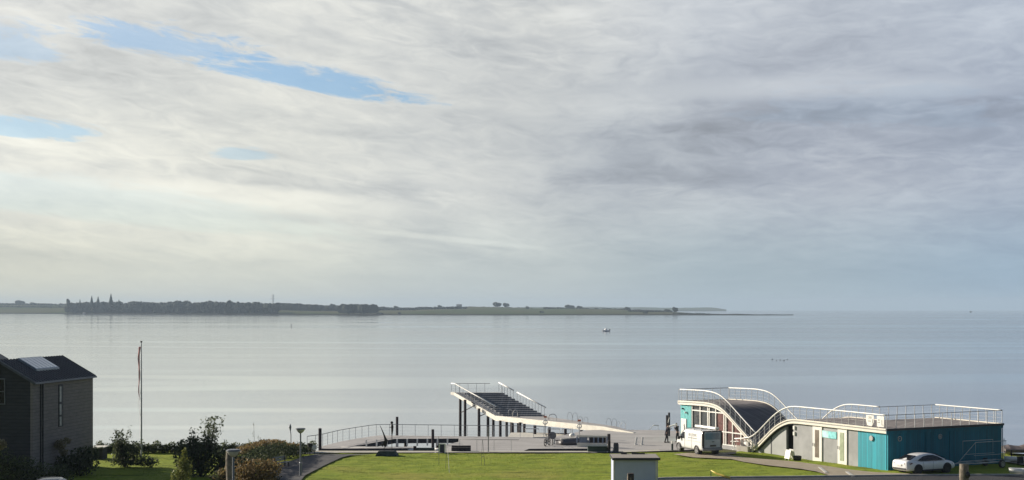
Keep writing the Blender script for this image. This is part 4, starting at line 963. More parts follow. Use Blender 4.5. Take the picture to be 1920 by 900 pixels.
# ------------------------------------------------------------ vehicles
MCAR = bpy.data.materials.new('white_car_paint'); MCAR.use_nodes = True; q_ = MCAR.node_tree.nodes['Principled BSDF']
q_.inputs['Base Color'].default_value = (.78,.78,.77,1); q_.inputs['Roughness'].default_value = .28; q_.inputs['Coat Weight'].default_value = .6; q_.inputs['Coat Roughness'].default_value = .05
MCG = bpy.data.materials.new('car_glass'); MCG.use_nodes = True; q_ = MCG.node_tree.nodes['Principled BSDF']
q_.inputs['Base Color'].default_value = (.012,.013,.016,1); q_.inputs['Roughness'].default_value = .05
MTAIL = mat('tail_lamp_red', (.18,.01,.012), .2); MRIM = mat('wheel_rim', (.35,.35,.36), .35, .7); MRIMD = mat('dark_wheel_rim', (.05,.05,.055), .35, .6)
MTRIM = mat('dark_trim', (.03,.03,.034), .5)
def make_wheel(T, x, y, r, w_, side, rim, name='wheel'):
    e = MB(); rr = []
    for yy_, q in ((-w_/2,.80),(-w_/2,.93),(-w_*.38,1),(w_*.38,1),(w_/2,.93),(w_/2,.80)): rr.append([V(x+r*q*cos(a), y+yy_, r+r*q*sin(a)) for a in np.linspace(0, 2*pi, 25)[:-1]])
    e.loft(rr); tr = e.build(name, MBLACK, T, False)
    s_ = side; m2 = MB(); yo = y+s_*w_*.44
    m2.tube([(x, yo-s_*.03, r), (x, yo, r)], r*.18, 12)
    for k in range(10):
        a = 2*pi*k/10; m2.beam((x, yo-s_*.01, r), (x+r*.68*cos(a), yo-s_*.0, r+r*.68*sin(a)), .05, .05, up=(0,1,0))
    m2.tube([V(x+r*.70*cos(a), yo, r+r*.70*sin(a)) for a in np.linspace(0, 2*pi, 25)], r*.07, 5, False)
    m2.tube([(x, yo-s_*.06, r), (x, yo-s_*.05, r)], r*.74, 20)
    o = m2.build('rim', rim, T); o.parent = tr; return tr
def body_loft(secs, T, name, m, bevel=0.0, sub=1):
    """secs: list of (x, [(y, z)...half outline from bottom centre to top centre])"""
    rings = []
    for x, h in secs:
        r = [V(x, y, z) for y, z in h]+[V(x, -y, z) for y, z in reversed(h) if y > 1e-4]
        rings.append(r)
    mb = MB(); mb.loft(rings); o = mb.build(name, m, T, True)
    if sub: s2 = o.modifiers.new('s', 'SUBSURF'); s2.levels = sub; s2.render_levels = sub
    return o
# ---- white saloon car, local x forward, lower body + greenhouse
CAR = thing('saloon_car', 'white saloon car parked along the deep teal end wall of the pavilion', 'car', (0,0,0))
Lc, wb = 4.80, 2.74
def cs(x, hw, zb, zs, zt, crown): return (x, [(0,zb),(hw*.86,zb),(hw*.97,zb+.10),(hw,zs*.62+.1),(hw*.985,zs),(hw*.93,zt-.02),(hw*.72,zt+crown*.6),(0,zt+crown)])
secs = [cs(-2.36,.70,.32,.62,.80,.02), cs(-2.30,.83,.25,.68,.97,.03), cs(-2.1,.90,.22,.72,1.00,.04), cs(-1.7,.925,.21,.74,.98,.04), cs(-1.0,.93,.20,.76,.93,.03), cs(0,.93,.20,.76,.92,.03), cs(.9,.93,.20,.75,.93,.03), cs(1.35,.925,.20,.73,.91,.06), cs(1.8,.91,.21,.68,.84,.06), cs(2.15,.85,.22,.60,.74,.05), cs(2.36,.70,.26,.50,.62,.04), cs(2.43,.5,.32,.46,.54,.02)]
body_loft(secs, CAR, 'body', MCAR)
def gh(x, hb, ht, zb, zt): return (x, [(0,zb),(hb,zb),(hb*.5+ht*.5,(zb+zt)/2),(ht,zt-.05),(ht*.8,zt),(0,zt+.02)])
secs = [gh(-2.0,.66,.60,.92,.99), gh(-1.75,.76,.64,.90,1.10), gh(-1.2,.83,.62,.88,1.33), gh(-.8,.85,.62,.88,1.41), gh(-.2,.86,.63,.88,1.45), gh(.3,.86,.62,.88,1.42), gh(.75,.85,.62,.88,1.30), gh(1.2,.83,.66,.88,1.10), gh(1.55,.78,.70,.88,.95)]
body_loft(secs, CAR, 'cabin', MCAR)
for s_ in (-1, 1):
    def gy(x, z):  # side of the greenhouse
        f = (z-.88)/(.57); return s_*(.862-.20*f**1.05+.006)
    out_ = [(-1.28,.985),(-1.12,1.10),(-.75,1.26),(-.25,1.335),(.2,1.325),(.62,1.21),(1.02,1.02),(1.05,.955),(-.9,.955)]
    mb = MB(); mb.add([V(x, gy(x, z), z) for x, z in out_]+[V(x, gy(x, z)-s_*.04, z) for x, z in out_], [tuple(range(9)), tuple(range(9, 18))[::-1]]+[(i,(i+1)%9,9+(i+1)%9,9+i) for i in range(9)])
    mb.build('side_window', MCG, CAR)
mb = MB(); mb.add([V(-1.90,-.60,1.04),V(-1.90,.60,1.04),V(-1.28,.54,1.325),V(-1.28,-.54,1.325),V(-1.92,-.60,1.0),V(-1.92,.60,1.0),V(-1.28,.54,1.22),V(-1.28,-.54,1.22)], [(0,1,2,3),(4,7,6,5),(0,4,5,1),(2,6,7,3),(0,3,7,4),(1,5,6,2)]); mb.build('rear_window', MCG, CAR)
mb = MB(); mb.add([V(1.50,-.66,.985),V(1.50,.66,.985),V(.62,.56,1.385),V(.62,-.56,1.385),V(1.50,-.66,.9),V(1.50,.66,.9),V(.62,.56,1.3),V(.62,-.56,1.3)], [(0,1,2,3),(4,7,6,5),(0,4,5,1),(2,6,7,3),(0,3,7,4),(1,5,6,2)]); mb.build('windscreen', MCG, CAR)
for s_ in (-1, 1):
    mb = MB(); mb.extr([V(-2.33,s_*.50,.82),V(-2.10,s_*.885,.86),V(-1.86,s_*.935,.84),V(-2.08,s_*.91,.74),V(-2.34,s_*.52,.74)], (-.03,s_*.02,0)); mb.build('tail_lamp', MTAIL, CAR)
    mb = MB(); mb.extr([V(2.20,s_*.62,.66),V(1.86,s_*.86,.70),V(1.88,s_*.88,.60),V(2.24,s_*.66,.56)], (.03,s_*.02,0)); mb.build('headlight', MRIM, CAR)
    mb = MB(); mb.ell((.98,s_*.99,.98), (.10,.11,.07)); mb.build('wing_mirror', MCAR, CAR, True)
    for x in (-1.36, 1.38):
        mb = MB(); mb.tube([V(x+.375*cos(a), s_*.925, .34+.375*sin(a)) for a in np.linspace(-.15, pi+.15, 15)], .035, 6, False); mb.tube([(x,s_*.60,.335),(x,s_*.926,.335)], .365, 24); mb.build('wheel_arch', MTRIM, CAR)
        make_wheel(CAR, x, s_*.845, .325, .21, s_, MRIMD)
    mb = MB(); mb.beam((-1.0,s_*.935,.27), (1.0,s_*.935,.27), .03, .10); mb.build('side_skirt', MTRIM, CAR)
    for x in (-.35, .55):
        mb = MB(); mb.beam((x,s_*.944,.80), (x+.18,s_*.944,.80), .02, .03); mb.build('door_handle', MCAR, CAR)
    mb = MB(); mb.beam((.02,s_*.937,.32), (.05,s_*.930,.9), .006, .012); mb.beam((-.85,s_*.937,.42), (-.9,s_*.930,.9), .006, .012); mb.build('door_seam', MTRIM, CAR)
mb = MB(); mb.box((-2.345,0,.40), (.08,1.3,.12)); mb.build('rear_bumper_trim', MTRIM, CAR)
mb = MB(); mb.box((-2.385,0,.66), (.03,.52,.12)); mb.build('number_plate', MFRAME, CAR)
carA = radians(27)
p = at(1721, 890.2, 0)                                    # contact of the near rear wheel
hx = V(cos(carA), sin(carA), 0); hy = V(-sin(carA), cos(carA), 0)
CAR.location = p+hx*1.36+hy*.85+V(0,0,.03); CAR.rotation_euler = (0,0,carA)
# ---- white panel van
VAN = thing('panel_van', 'white panel van with a dark tailgate surround parked in front of the glass front', 'van', (0,0,0))
def vs_(x, hw, zb, zw, zt): return (x, [(0,zb),(hw*.93,zb),(hw,zb+.12),(hw,zw),(hw*.97,zw+(zt-zw)*.55),(hw*.90,zt-.08),(hw*.72,zt),(0,zt+.02)])
secs = [vs_(-2.42,.90,.42,1.05,1.90), vs_(-2.40,.93,.34,1.05,1.93), vs_(-2.25,.95,.30,1.05,1.95), vs_(-1.4,.955,.28,1.05,1.96), vs_(0,.955,.28,1.05,1.96), vs_(.65,.95,.28,1.05,1.95), vs_(.95,.94,.28,1.04,1.88), vs_(1.35,.93,.28,1.02,1.55), vs_(1.72,.91,.28,.95,1.20), vs_(2.05,.88,.28,.85,1.06), vs_(2.3,.80,.30,.70,.90), vs_(2.42,.62,.34,.60,.72)]
o = body_loft(secs, VAN, 'body', MCAR)
for s_ in (-1, 1):
    mb = MB(); pts = [(.62,1.13),(.62,1.66),(.92,1.66),(1.40,1.20),(1.36,1.12)]
    mb.add([V(x, s_*(.965-.09*max(0,(z-1.1))), z) for x, z in pts]+[V(x, s_*(.90-.09*max(0,(z-1.1))), z) for x, z in pts], [tuple(range(5)), tuple(range(5,10))[::-1]]+[(i,(i+1)%5,5+(i+1)%5,5+i) for i in range(5)]); mb.build('cab_window', MCG, VAN)
    mb = MB(); mb.ell((1.32,s_*1.08,1.13), (.09,.13,.15)); mb.build('wing_mirror', MTRIM, VAN, True)
    for x in (-1.5, 1.6):
        mb = MB(); mb.tube([V(x+.385*cos(a), s_*.95, .34+.385*sin(a)) for a in np.linspace(-.15, pi+.15, 15)], .035, 6, False); mb.tube([(x,s_*.6,.335),(x,s_*.955,.335)], .375, 24); mb.build('wheel_arch', MTRIM, VAN)
        make_wheel(VAN, x, s_*.87, .33, .21, s_, MRIM)
    mb = MB(); mb.beam((-1.05,s_*.962,.34), (1.15,s_*.962,.34), .03, .06); mb.build('side_moulding', MTRIM, VAN)
    mb = MB(); mb.beam((.55,s_*.962,.4), (.55,s_*.945,1.7), .008, .015); mb.beam((-.65,s_*.962,.4), (-.65,s_*.945,1.7), .008, .015); mb.beam((-2.2,s_*.965,1.03), (.5,s_*.965,1.03), .01, .02); mb.build('door_seam', MCONC2, VAN)
    mb = MB(); mb.box((-2.41,s_*.87,1.25), (.06,.15,1.0)); mb.build('tail_lamp', MTRIM, VAN)
mb = MB(); mb.add([V(1.0,-.80,1.80),V(1.0,.80,1.80),V(1.68,.80,1.25),V(1.68,-.80,1.25),V(1.0,-.80,1.72),V(1.0,.80,1.72),V(1.68,.80,1.15),V(1.68,-.80,1.15)], [(0,1,2,3),(4,7,6,5),(0,4,5,1),(2,6,7,3),(0,3,7,4),(1,5,6,2)]); mb.build('windscreen', MCG, VAN)
mb = MB(); mb.box((-2.418,0,1.22), (.05,1.80,1.46)); mb.build('tailgate_surround', MTRIM, VAN, bevel=.02)
tg = MB(); tg.box((-2.435,0,1.22), (.05,1.50,1.30)); tgo = tg.build('tailgate', mat('tailgate_shade_grey', (.33,.38,.46), .25, coat=.5), VAN, bevel=.03)  # shade on the white van's rear is put into this blue-grey colour
mb = MB(); mb.box((-2.467,0,1.50), (.02,1.30,.52)); q_ = mb.build('rear_window', mat('rear_glass', (.16,.20,.27), .08), VAN); q_.parent = tgo
mb = MB(); mb.box((-2.475,-.05,.74), (.03,.56,.13)); q_ = mb.build('number_plate_recess', MTRIM, VAN); q_.parent = tgo
mb = MB(); mb.box((-2.475,-.05,1.06), (.04,.22,.05)); q_ = mb.build('handle', MTRIM, VAN); q_.parent = tgo
mb = MB(); mb.box((-2.43,0,.45), (.14,1.86,.20)); mb.build('rear_bumper', mat('grey_bumper', (.22,.23,.25), .5), VAN, bevel=.03)
mb = MB(); mb.box((-2.42,0,1.91), (.06,1.5,.07)); mb.build('roof_edge_trim', MTRIM, VAN)
for x in (-2.0, -.8, .3): mb = MB(); mb.beam((x,-.82,2.01), (x,.82,2.01), .05, .05); mb.box((x,-.78,1.98), (.06,.05,.08)); mb.box((x,.78,1.98), (.06,.05,.08)); mb.build('roof_bar', MRIM, VAN)
MTXT = mat('grey_lettering', (.28,.28,.28), .6)
for s_ in (1,):
    cu = bpy.data.curves.new('lettering', 'FONT'); cu.body = 'AV ZINK'; cu.size = .36; cu.extrude = .003; cu.align_x = 'CENTER'; cu.align_y = 'CENTER'
    tmp = bpy.data.objects.new('tmp', cu); COL.objects.link(tmp); bpy.context.view_layer.update()
    me = bpy.data.meshes.new_from_object(tmp.evaluated_get(bpy.context.evaluated_depsgraph_get())); bpy.data.objects.remove(tmp)
    lo = bpy.data.objects.new('lettering', me); COL.objects.link(lo); me.materials.clear(); me.materials.append(MTXT); lo.parent = VAN
    lo.rotation_euler = (radians(84), 0, radians(180)); lo.location = (-.75, .952, 1.52)
mb = MB(); mb.beam((-1.5,.955,1.27), (-.05,.955,1.27), .006, .07); mb.build('lettering_line', MTXT, VAN)
vA = radians(90+21.4)
hx = V(cos(vA), sin(vA), 0); hy = V(-sin(vA), cos(vA), 0)
p = at(1306, 853.6, 0)
VAN.location = p+hx*1.5-hy*.95+V(0,0,.09); VAN.rotation_euler = (0,0,vA)
# rolled awning on the van roof
mb = MB(); a = VAN.location+hx*.9-hy*.35+V(0,0,2.12); b = VAN.location-hx*2.35-hy*.50+V(0,0,2.12)
mb.beam(a, b, .34, .17); tag(mb.build('roof_load', MRAIL, bevel=.03), 'long white flat pack strapped on the roof bars of the van', 'roof load')
# ---- boat trailer in the shade of the end wall
MTRL = mat('trailer_grey', (.42,.44,.45), .6)
T = thing('trailer', 'empty frame trailer with a tall hoop parked at the far end of the teal wall', 'trailer', B(-1.6,8.2,0), atan2(D2.y, D2.x))
mb = MB(); mb.beam((-1.6,-.7,.45),(2.0,-.7,.45),.06,.08); mb.beam((-1.6,.7,.45),(2.0,.7,.45),.06,.08)
for x in (-1.6,-.4,.8,2.0): mb.beam((x,-.7,.45),(x,.7,.45),.06,.06)
mb.beam((-1.6,-.7,.45),(-2.9,0,.42),.06,.08); mb.beam((-1.6,.7,.45),(-2.9,0,.42),.06,.08); mb.build('chassis', MTRL, T)
mb = MB(); mb.tube([(-1.5,-.65,.5),(-1.5,-.65,2.0),(1.6,-.65,2.0),(1.6,-.65,.5)], .03, 6); mb.tube([(-1.5,.65,.5),(-1.5,.65,2.0),(1.6,.65,2.0),(1.6,.65,.5)], .03, 6)
mb.beam((-1.5,-.65,2.0),(-2.6,0,.5),.04,.04); mb.build('frame', MTRL, T)
for s_ in (-1, 1): make_wheel(T, 1.0, s_*.85, .30, .18, s_, MRIM)
for a in (-.5,.5): mb = MB(); mb.beam((-1.5,a,1.0),(1.6,a,1.0),.03,.03); mb.build('rack_bar', MTRL, T)
# ------------------------------------------------------------ people
MSKIN = mat('skin', (.42,.26,.19), .6); MCOAT = mat('dark_navy_cloth', (.018,.02,.035), .9); MCOAT2 = mat('charcoal_cloth', (.03,.03,.035), .9); MHAIR = mat('dark_hair', (.02,.015,.012), .8)
def skin_obj(name, chains, m, parent, root=0, sub=1):
    me = bpy.data.meshes.new(name); vs = []; es = []; rs = []; idx = {}
    for ch in chains:
        prev = None
        for key, p, r in ch:
            if key is not None and key in idx: i = idx[key]
            else:
                i = len(vs); vs.append(p); rs.append(r)
                if key is not None: idx[key] = i
            if prev is not None: es.append((prev, i))
            prev = i
    me.from_pydata(vs, es, []); o = bpy.data.objects.new(name, me); COL.objects.link(o); o.parent = parent
    md = o.modifiers.new('skin', 'SKIN'); md.use_smooth_shade = True
    for i, r in enumerate(rs):
        sv = me.skin_vertices[0].data[i]; rr = r if isinstance(r, tuple) else (r, r); sv.radius = rr; sv.use_root = (i == root)
    s_ = o.modifiers.new('s', 'SUBSURF'); s_.levels = sub; s_.render_levels = sub
    me.materials.append(m); return o
def hand(p, d, side, key):
    d = Vector(d).normalized(); n = d.orthogonal().normalized(); b = d.cross(n)
    out = [[(key, p, .030), (key+'p', Vector(p)+d*.07, (.038,.018))]]
    for k, (o_, L) in enumerate(((-.03,.07),(-.01,.08),(.01,.075),(.03,.06))):
        q = Vector(p)+d*.08+b*o_; out.append([(key+'p', Vector(p)+d*.07, .03), (None, q, .010), (None, q+d*L*.5-n*.012, .009), (None, q+d*L*.8-n*.04, .007)])
    q = Vector(p)+d*.03+b*.035*side; out.append([(key, p, .03), (None, q, .012), (None, q+d*.03+b*.02*side-n*.02, .009)])
    return out
def person(name, label, loc, rz, J, coat, trous, hood=False, coat_len=.0):
    T = thing('person', label, 'person', loc, rz)
    j = {k: V(*v) for k, v in J.items()}
    L = lambda a, b, f: j[a].lerp(j[b], f)
    ch = [[('pel', j['pel'], (.15,.11)), ('wst', j['wst'], (.13,.10)), ('chs', j['chs'], (.17,.12)), ('nck', j['nck'], .055), ('hd0', L('nck','head',.45), .07), ('hd', j['head'], (.078,.095)), ('hd2', j['head']+V(0,0,.07), .07)],
          [('hd', j['head'], .08), (None, j['head']+V(.10,0,-.01), .016)]]
    for s_ in 'lr':
        ch += [[('chs', j['chs'], .15), ('s'+s_, j['s'+s_], .06), ('e'+s_, j['e'+s_], .045), ('h'+s_, j['h'+s_], .030)]]
        ch += [[('pel', j['pel'], .14), ('p'+s_, j['p'+s_], .085), ('k'+s_, j['k'+s_], .058), ('a'+s_, j['a'+s_], .038), (None, j['a'+s_]+V(.15,0,-.05), (.04,.025))]]
        ch += hand(j['h'+s_], (j['h'+s_]-j['e'+s_]), 1 if s_ == 'l' else -1, 'h'+s_)
    skin_obj('body', ch, MSKIN, T)
    c = [[('pel', j['pel']+V(0,0,coat_len*-.0), (.18,.145)), ('wst', j['wst'], (.165,.135)), ('chs', j['chs'], (.20,.15)), ('nk', L('chs','nck',.75), .085)]]
    if coat_len: c.append([('pel', j['pel'], .17), (None, j['pel']-V(0,0,coat_len), (.19,.17))])
    for s_ in 'lr': c.append([('chs', j['chs'], .17), ('s'+s_, j['s'+s_], .085), ('e'+s_, j['e'+s_], .065), ('h'+s_, L('e'+s_,'h'+s_,.9), .048)])
    skin_obj('jacket', c, coat, T)
    c = [[('w', L('pel','wst',.3), (.155,.12)), ('pel', j['pel'], (.165,.13))]]
    for s_ in 'lr': c.append([('pel', j['pel'], .15), ('p'+s_, j['p'+s_], .10), ('k'+s_, j['k'+s_], .075), ('a'+s_, L('k'+s_,'a'+s_,.93), .06)])
    skin_obj('trousers', c, trous, T)
    for s_ in 'lr':
        a = j['a'+s_]; mb = MB(); mb.ell(a+V(.06,0,-.035), (.15,.055,.05), 10, 6); mb.tube([a+V(0,0,-.02), a+V(0,0,.08)], .055, 8); mb.build('shoe', MBLACK, T, True)
    mb = MB(); hd = j['head']; mb.ell(hd+V(-.025,0,.05), (.105,.095,.10), 12, 8); mb.build('hair', MHAIR, T, True)
    for s_ in (-1, 1):
        mb = MB(); mb.ell(hd+V(.083,s_*.032,.015), (.012,.014,.010), 6, 4); mb.build('eye', MHAIR, T)
        mb = MB(); mb.ell(hd+V(0,s_*.085,0), (.025,.012,.035), 6, 4); mb.build('ear', MSKIN, T)
    mb = MB(); mb.ell(hd+V(.083,0,-.05), (.012,.028,.008), 6, 4); mb.build('mouth', mat('lips', (.3,.12,.1), .6), T)
    return T
walk = dict(pel=(0,0,.88), wst=(.03,0,1.05), chs=(.08,0,1.27), nck=(.12,0,1.43), head=(.16,0,1.55),
    sl=(.08,.17,1.36), el=(.16,.26,1.18), hl=(.30,.16,1.30), sr=(.08,-.17,1.36), er=(.14,-.27,1.12), hr=(.34,-.17,1.24),
    pl=(.02,.09,.84), kl=(.14,.10,.46), al=(.16,.10,.08), pr=(-.02,-.09,.84), kr=(-.05,-.10,.47), ar=(-.17,-.10,.09))
pA = at(1249.5, 830, 0); person('p1', 'person in a long dark coat stepping across the deck beside the twin dark piles', pA, radians(10), walk, MCOAT, MCOAT2, coat_len=.25)
stand = dict(pel=(0,0,.90), wst=(.02,0,1.07), chs=(.07,0,1.30), nck=(.10,0,1.46), head=(.14,0,1.58),
    sl=(.05,.18,1.39), el=(.12,.25,1.17), hl=(.26,.14,1.36), sr=(.05,-.18,1.39), er=(.10,-.26,1.16), hr=(.28,-.16,1.10),
    pl=(0,.09,.86), kl=(.06,.12,.46), al=(.0,.14,.08), pr=(0,-.09,.86), kr=(.0,-.13,.46), ar=(-.10,-.15,.08))
pB = at(1270.5, 829, 0); person('p2', 'person in dark jacket and trousers standing between the van and the turquoise wall', pB, radians(150), stand, MCOAT2, MCOAT2)
mb = MB(); mb.beam(pA+V(.15,.12,1.40), pB+V(-.05,.0,1.62), .22, .10); tag(mb.build('plank', MRAIL), 'long white plank carried between the two people on the deck', 'plank')
p = at(1252, 827, 0); mb = MB(); mb.beam(V(p.x,p.y-.25,1.7), V(p.x+.12,p.y-.25,2.15), .10, .05); tag(mb.build('white_board', MRAIL), 'short white slat leaning against the twin dark piles', 'slat')

# ------------------------------------------------------------ white hut on the lawn
MHUT = mat('hut_shaded_white', (.42,.46,.62), .85, var=.06, vscale=.7); MHUTT = mat('hut_corner', (.62,.61,.55), .8)  # white wall colour carries the lilac tint of its shaded front
MGRAVR = mat('gravel_roof', (.27,.25,.22), .95, var=.2, vscale=12)
Yh = 95.0; x0 = (1150.5-960)/F*Yh; x1 = (1234-960)/F*Yh; g0 = hgt(Yh)
T = thing('transformer_hut', 'small flat roofed hut with a white front tinted lilac for its shade at the lawn edge', 'hut', V((x0+x1)/2, Yh+1.2, g0))
zt = zof(862.5, Yh)
mb = MB(); mb.box(V((x0+x1)/2, Yh+1.25, (zt+g0)/2-.1), (x1-x0-.02, 2.46, zt-g0+.2)); part(mb, 'wall', MHUT, T)
for x in (x0+.02, x1-.10): mb = MB(); mb.box(V(x, Yh-.012, (zt+g0)/2-.1), (.13 if x > 8 else .08, .05, zt-g0+.18)); part(mb, 'corner_post', MHUTT, T)
mb = MB(); mb.box(V((x0+x1)/2+.02, Yh+1.25, zt+.06), (x1-x0+.22, 2.8, .13)); part(mb, 'roof_fascia', MDARKW, T)
mb = MB(); mb.box(V((x0+x1)/2+.02, Yh+1.25, zt+.135), (x1-x0+.12, 2.7, .03)); part(mb, 'roof', MGRAVR, T)
for ua, ub in ((1164,1175),(1184,1209)):
    xa = (ua-960)/F*(Yh+2.4); xb = (ub-960)/F*(Yh+2.4); mb = MB(); mb.box(V((xa+xb)/2, Yh+2.3, zt+.19), (xb-xa, .12, .08)); part(mb, 'roof_vent', MBLACK, T)

# ------------------------------------------------------------ weathered timber piles in the foreground
MPALEW = mat('weathered_timber', (.17,.145,.115), .9, var=.45, vscale=3, bump=.8, bscale=8)
def tpile(u, vt, Y, r, lab, cap=None):
    p = col(u, Y, hgt(Y)); zt = zof(vt, Y); h = zt-p.z
    T = thing('weathered_pile', lab, 'pile', p, 0, 'weathered piles along the road')
    mb = MB(); pts = [V(.02*sin(k), .02*cos(k*2), h*k/6-.1*(k == 0)) for k in range(7)]; mb.tube(pts, [r*1.05,r,r*1.02,r*.97,r,r*.98,r*.93], 14); mb.build('shaft', MPALEW, T)
    return T, h
T, h = tpile(431, 846.5, 88, .23, 'tall weathered timber pile in front of the near street lamp')
T, h = tpile(1182.5, 889, 90, .21, 'weathered timber pile cut low in front of the pale hut'); mb = MB(); mb.box((0,-.02,h-.15), (.36,.38,.42)); mb.build('dark_cap', MPILE, T)
T, h = tpile(1808, 870, 88, .28, 'thick weathered pile with a dark round fender, in front of the teal wall'); mb = MB(); mb.ell((.12,-.24,h-.62), (.17,.15,.20)); mb.build('fender', MBLACK, T, True)

# ------------------------------------------------------------ street lamps, flagpole, bench, small street things
MLAMPP = mat('lamp_post_grey', (.19,.205,.23), .5, .3); MSHADE = mat('lamp_opal_shade', (.50,.50,.46), .4)
def lamp(base, h, lab):
    T = thing('street_lamp', lab, 'street lamp', base, 0, 'bowl shaped street lamps')
    mb = MB(); mb.tube([(0,0,-.05),(0,0,1.0),(0,0,1.05),(0,0,h-.36)], [.085,.085,.058,.055], 10); mb.build('pole', MLAMPP, T)
    mb = MB(); rr = []
    for z, r in ((-.36,.05),(-.33,.12),(-.24,.22),(-.13,.29),(-.07,.32)): rr.append([V(r*cos(a), r*sin(a), h+z) for a in np.linspace(0, 2*pi, 21)[:-1]])
    mb.loft(rr); mb.build('shade', MSHADE, T, True)
    mb = MB(); mb.tube([(0,0,h-.07),(0,0,h-.02)], .36, 20); mb.tube([(0,0,h-.02),(0,0,h+.01)], .30, 20); mb.build('lid', MLAMPP, T)
    mb = MB(); mb.tube([(0,0,h-.30),(0,0,h-.10)], .08, 8); mb.build('lamp', MRAIL, T)
Yl = 105.6; pl_ = at(563.5, 894, 0); lamp(pl_, zof(803, pl_.y), 'street lamp at the edge of the lawn beside the asphalt path')
Yl = 73; p = col(437.5, Yl, hgt(Yl)); lamp(p, zof(843, Yl)-p.z, 'nearer street lamp whose bowl shows just behind the tall weathered pile')
p = at(545.5, 848, 0); T = thing('path_light', 'slim leaning path light with a narrow head above the hedge', 'lamp', p)
mb = MB(); zt = zof(795, p.y); mb.tube([(0,0,0),(0,0,zt*.62),(-.05,0,zt*.78)], [.04,.035,.035], 8); mb.build('pole', MRAILG, T); mb = MB(); mb.tube([(-.05,0,zt*.76),(-.07,0,zt*.9),(-.06,0,zt)], [.05,.11,.03], 8); mb.build('head', MLAMPP, T)
p = at(265, 857, 0); T = thing('flagpole', 'tall white flagpole with a long limp red and white pennant', 'flagpole', p); zt = zof(642, p.y)
mb = MB(); mb.tube([(0,0,0),(0,0,zt*.5),(0,0,zt)], [.075,.06,.035], 10); mb.build('pole', mat('pole_white', (.36,.36,.40), .5), T); mb = MB(); mb.ell((0,0,zt+.05), (.09,.09,.07)); mb.build('knob', MPILE, T, True)
mb = MB(); rg = []
for k in range(24):
    f = k/23; z = zt-.35-f*4.3; wd = .13*(1-f)**.7+.03; xo = -.05-.10*sin(f*2.5)-.04*sin(f*9); rg.append([V(xo-wd, .05*sin(k*.9), z), V(xo, .03*cos(k), z), V(xo, .03*cos(k)+.02, z), V(xo-wd, .05*sin(k*.9)+.02, z)])
mb.loft(rg); pn = mb.build('pennant', mat('pennant_red', (.46,.10,.09), .8), T, True)
mb = MB(); rg = [[q+V(.015,-.012,0) if i in (0,) else q for i, q in enumerate([r[0].lerp(r[1], .40)+V(0,-.02,0), r[0].lerp(r[1], .66)+V(0,-.02,0), r[3].lerp(r[2], .66)+V(0,.02,0), r[3].lerp(r[2], .40)+V(0,.02,0)])] for r in rg]
mb.loft(rg); q_ = mb.build('white_stripe', MRAIL, T, True); q_.parent = pn
mb = MB(); mb.tube([(-.08,0,zt-4.0),(-.22,0,zt-4.8),(-.16,0,zt-5.6),(-.06,0,zt-6.0)], .012, 4); mb.build('halyard', MRAIL, T)
p = at(529, 878, 0); T = thing('park_bench', 'grey park bench in the shade of the hedge by the asphalt path', 'bench', p, radians(60))
for k in range(3): mb = MB(); mb.box((0,-.15+k*.15,.44), (1.5,.12,.04)); mb.build('seat_slat', MGREY, T)
for k in range(2): mb = MB(); mb.box((0,.28+k*.03,.62+k*.18), (1.5,.04,.14)); mb.build('back_slat', MGREY, T)
for s_ in (-1, 1): mb = MB(); mb.box((s_*.6,-.12,.21), (.06,.06,.42)); mb.box((s_*.6,.22,.42), (.06,.06,.84)); mb.box((s_*.6,.05,.40), (.06,.4,.05)); mb.build('leg', MPILE, T)
p = at(581, 853, 0); T = thing('waste_bin', 'small dark bin on a post by the landward end of the curving railing', 'bin', p)
mb = MB(); mb.tube([(0,0,.45),(0,0,.95)], [.16,.22], 10); mb.build('bin_body', MBLACK, T); mb = MB(); mb.tube([(0,0,0),(0,0,.5)], .04, 6); mb.build('post', MPILE, T)
p = at(589, 853, 0); T = thing('signboard', 'small white tilted notice beside the end of the hedge', 'sign', p)
mb = MB(); mb.box((0,0,.62), (.34,.04,.40), M=Matrix.Rotation(.5,3,'Y')); mb.build('board', MRAIL, T); mb = MB(); mb.tube([(0,.04,0),(0,.04,.6)], .03, 6); mb.build('post', MPILE, T)
p = at(1260.5, 844, 0); T = thing('bollard_light', 'knee high bollard with a pale cap just left of the van', 'bollard', p)
mb = MB(); mb.tube([(0,0,0),(0,0,.55)], .09, 10); mb.build('post', MDGREEN, T); mb = MB(); mb.tube([(0,0,.55),(0,0,.78)], .09, 10); mb.build('cap', MRAIL, T)
MYEL = mat('yellow_paint', (.72,.55,.10), .45)
p = at(1333, 897, 0); T = thing('yellow_barrier', 'curved yellow pole drooping from a thin post onto the lawn edge', 'barrier', p)
a = V(0,0,zof(882, p.y)); b = at(1367, 897.5, 0.04)-p; b = V(b.x, -.9, .16)
mb = MB(); mb.tube([a, a.lerp(b,.3)-V(0,0,.07), a.lerp(b,.65)-V(0,0,.06), b], [.03,.065,.08,.08], 8); mb.build('bar', MYEL, T, True); mb = MB(); mb.tube([(0,0,0), a], .03, 6); mb.build('post', MDGREEN, T)

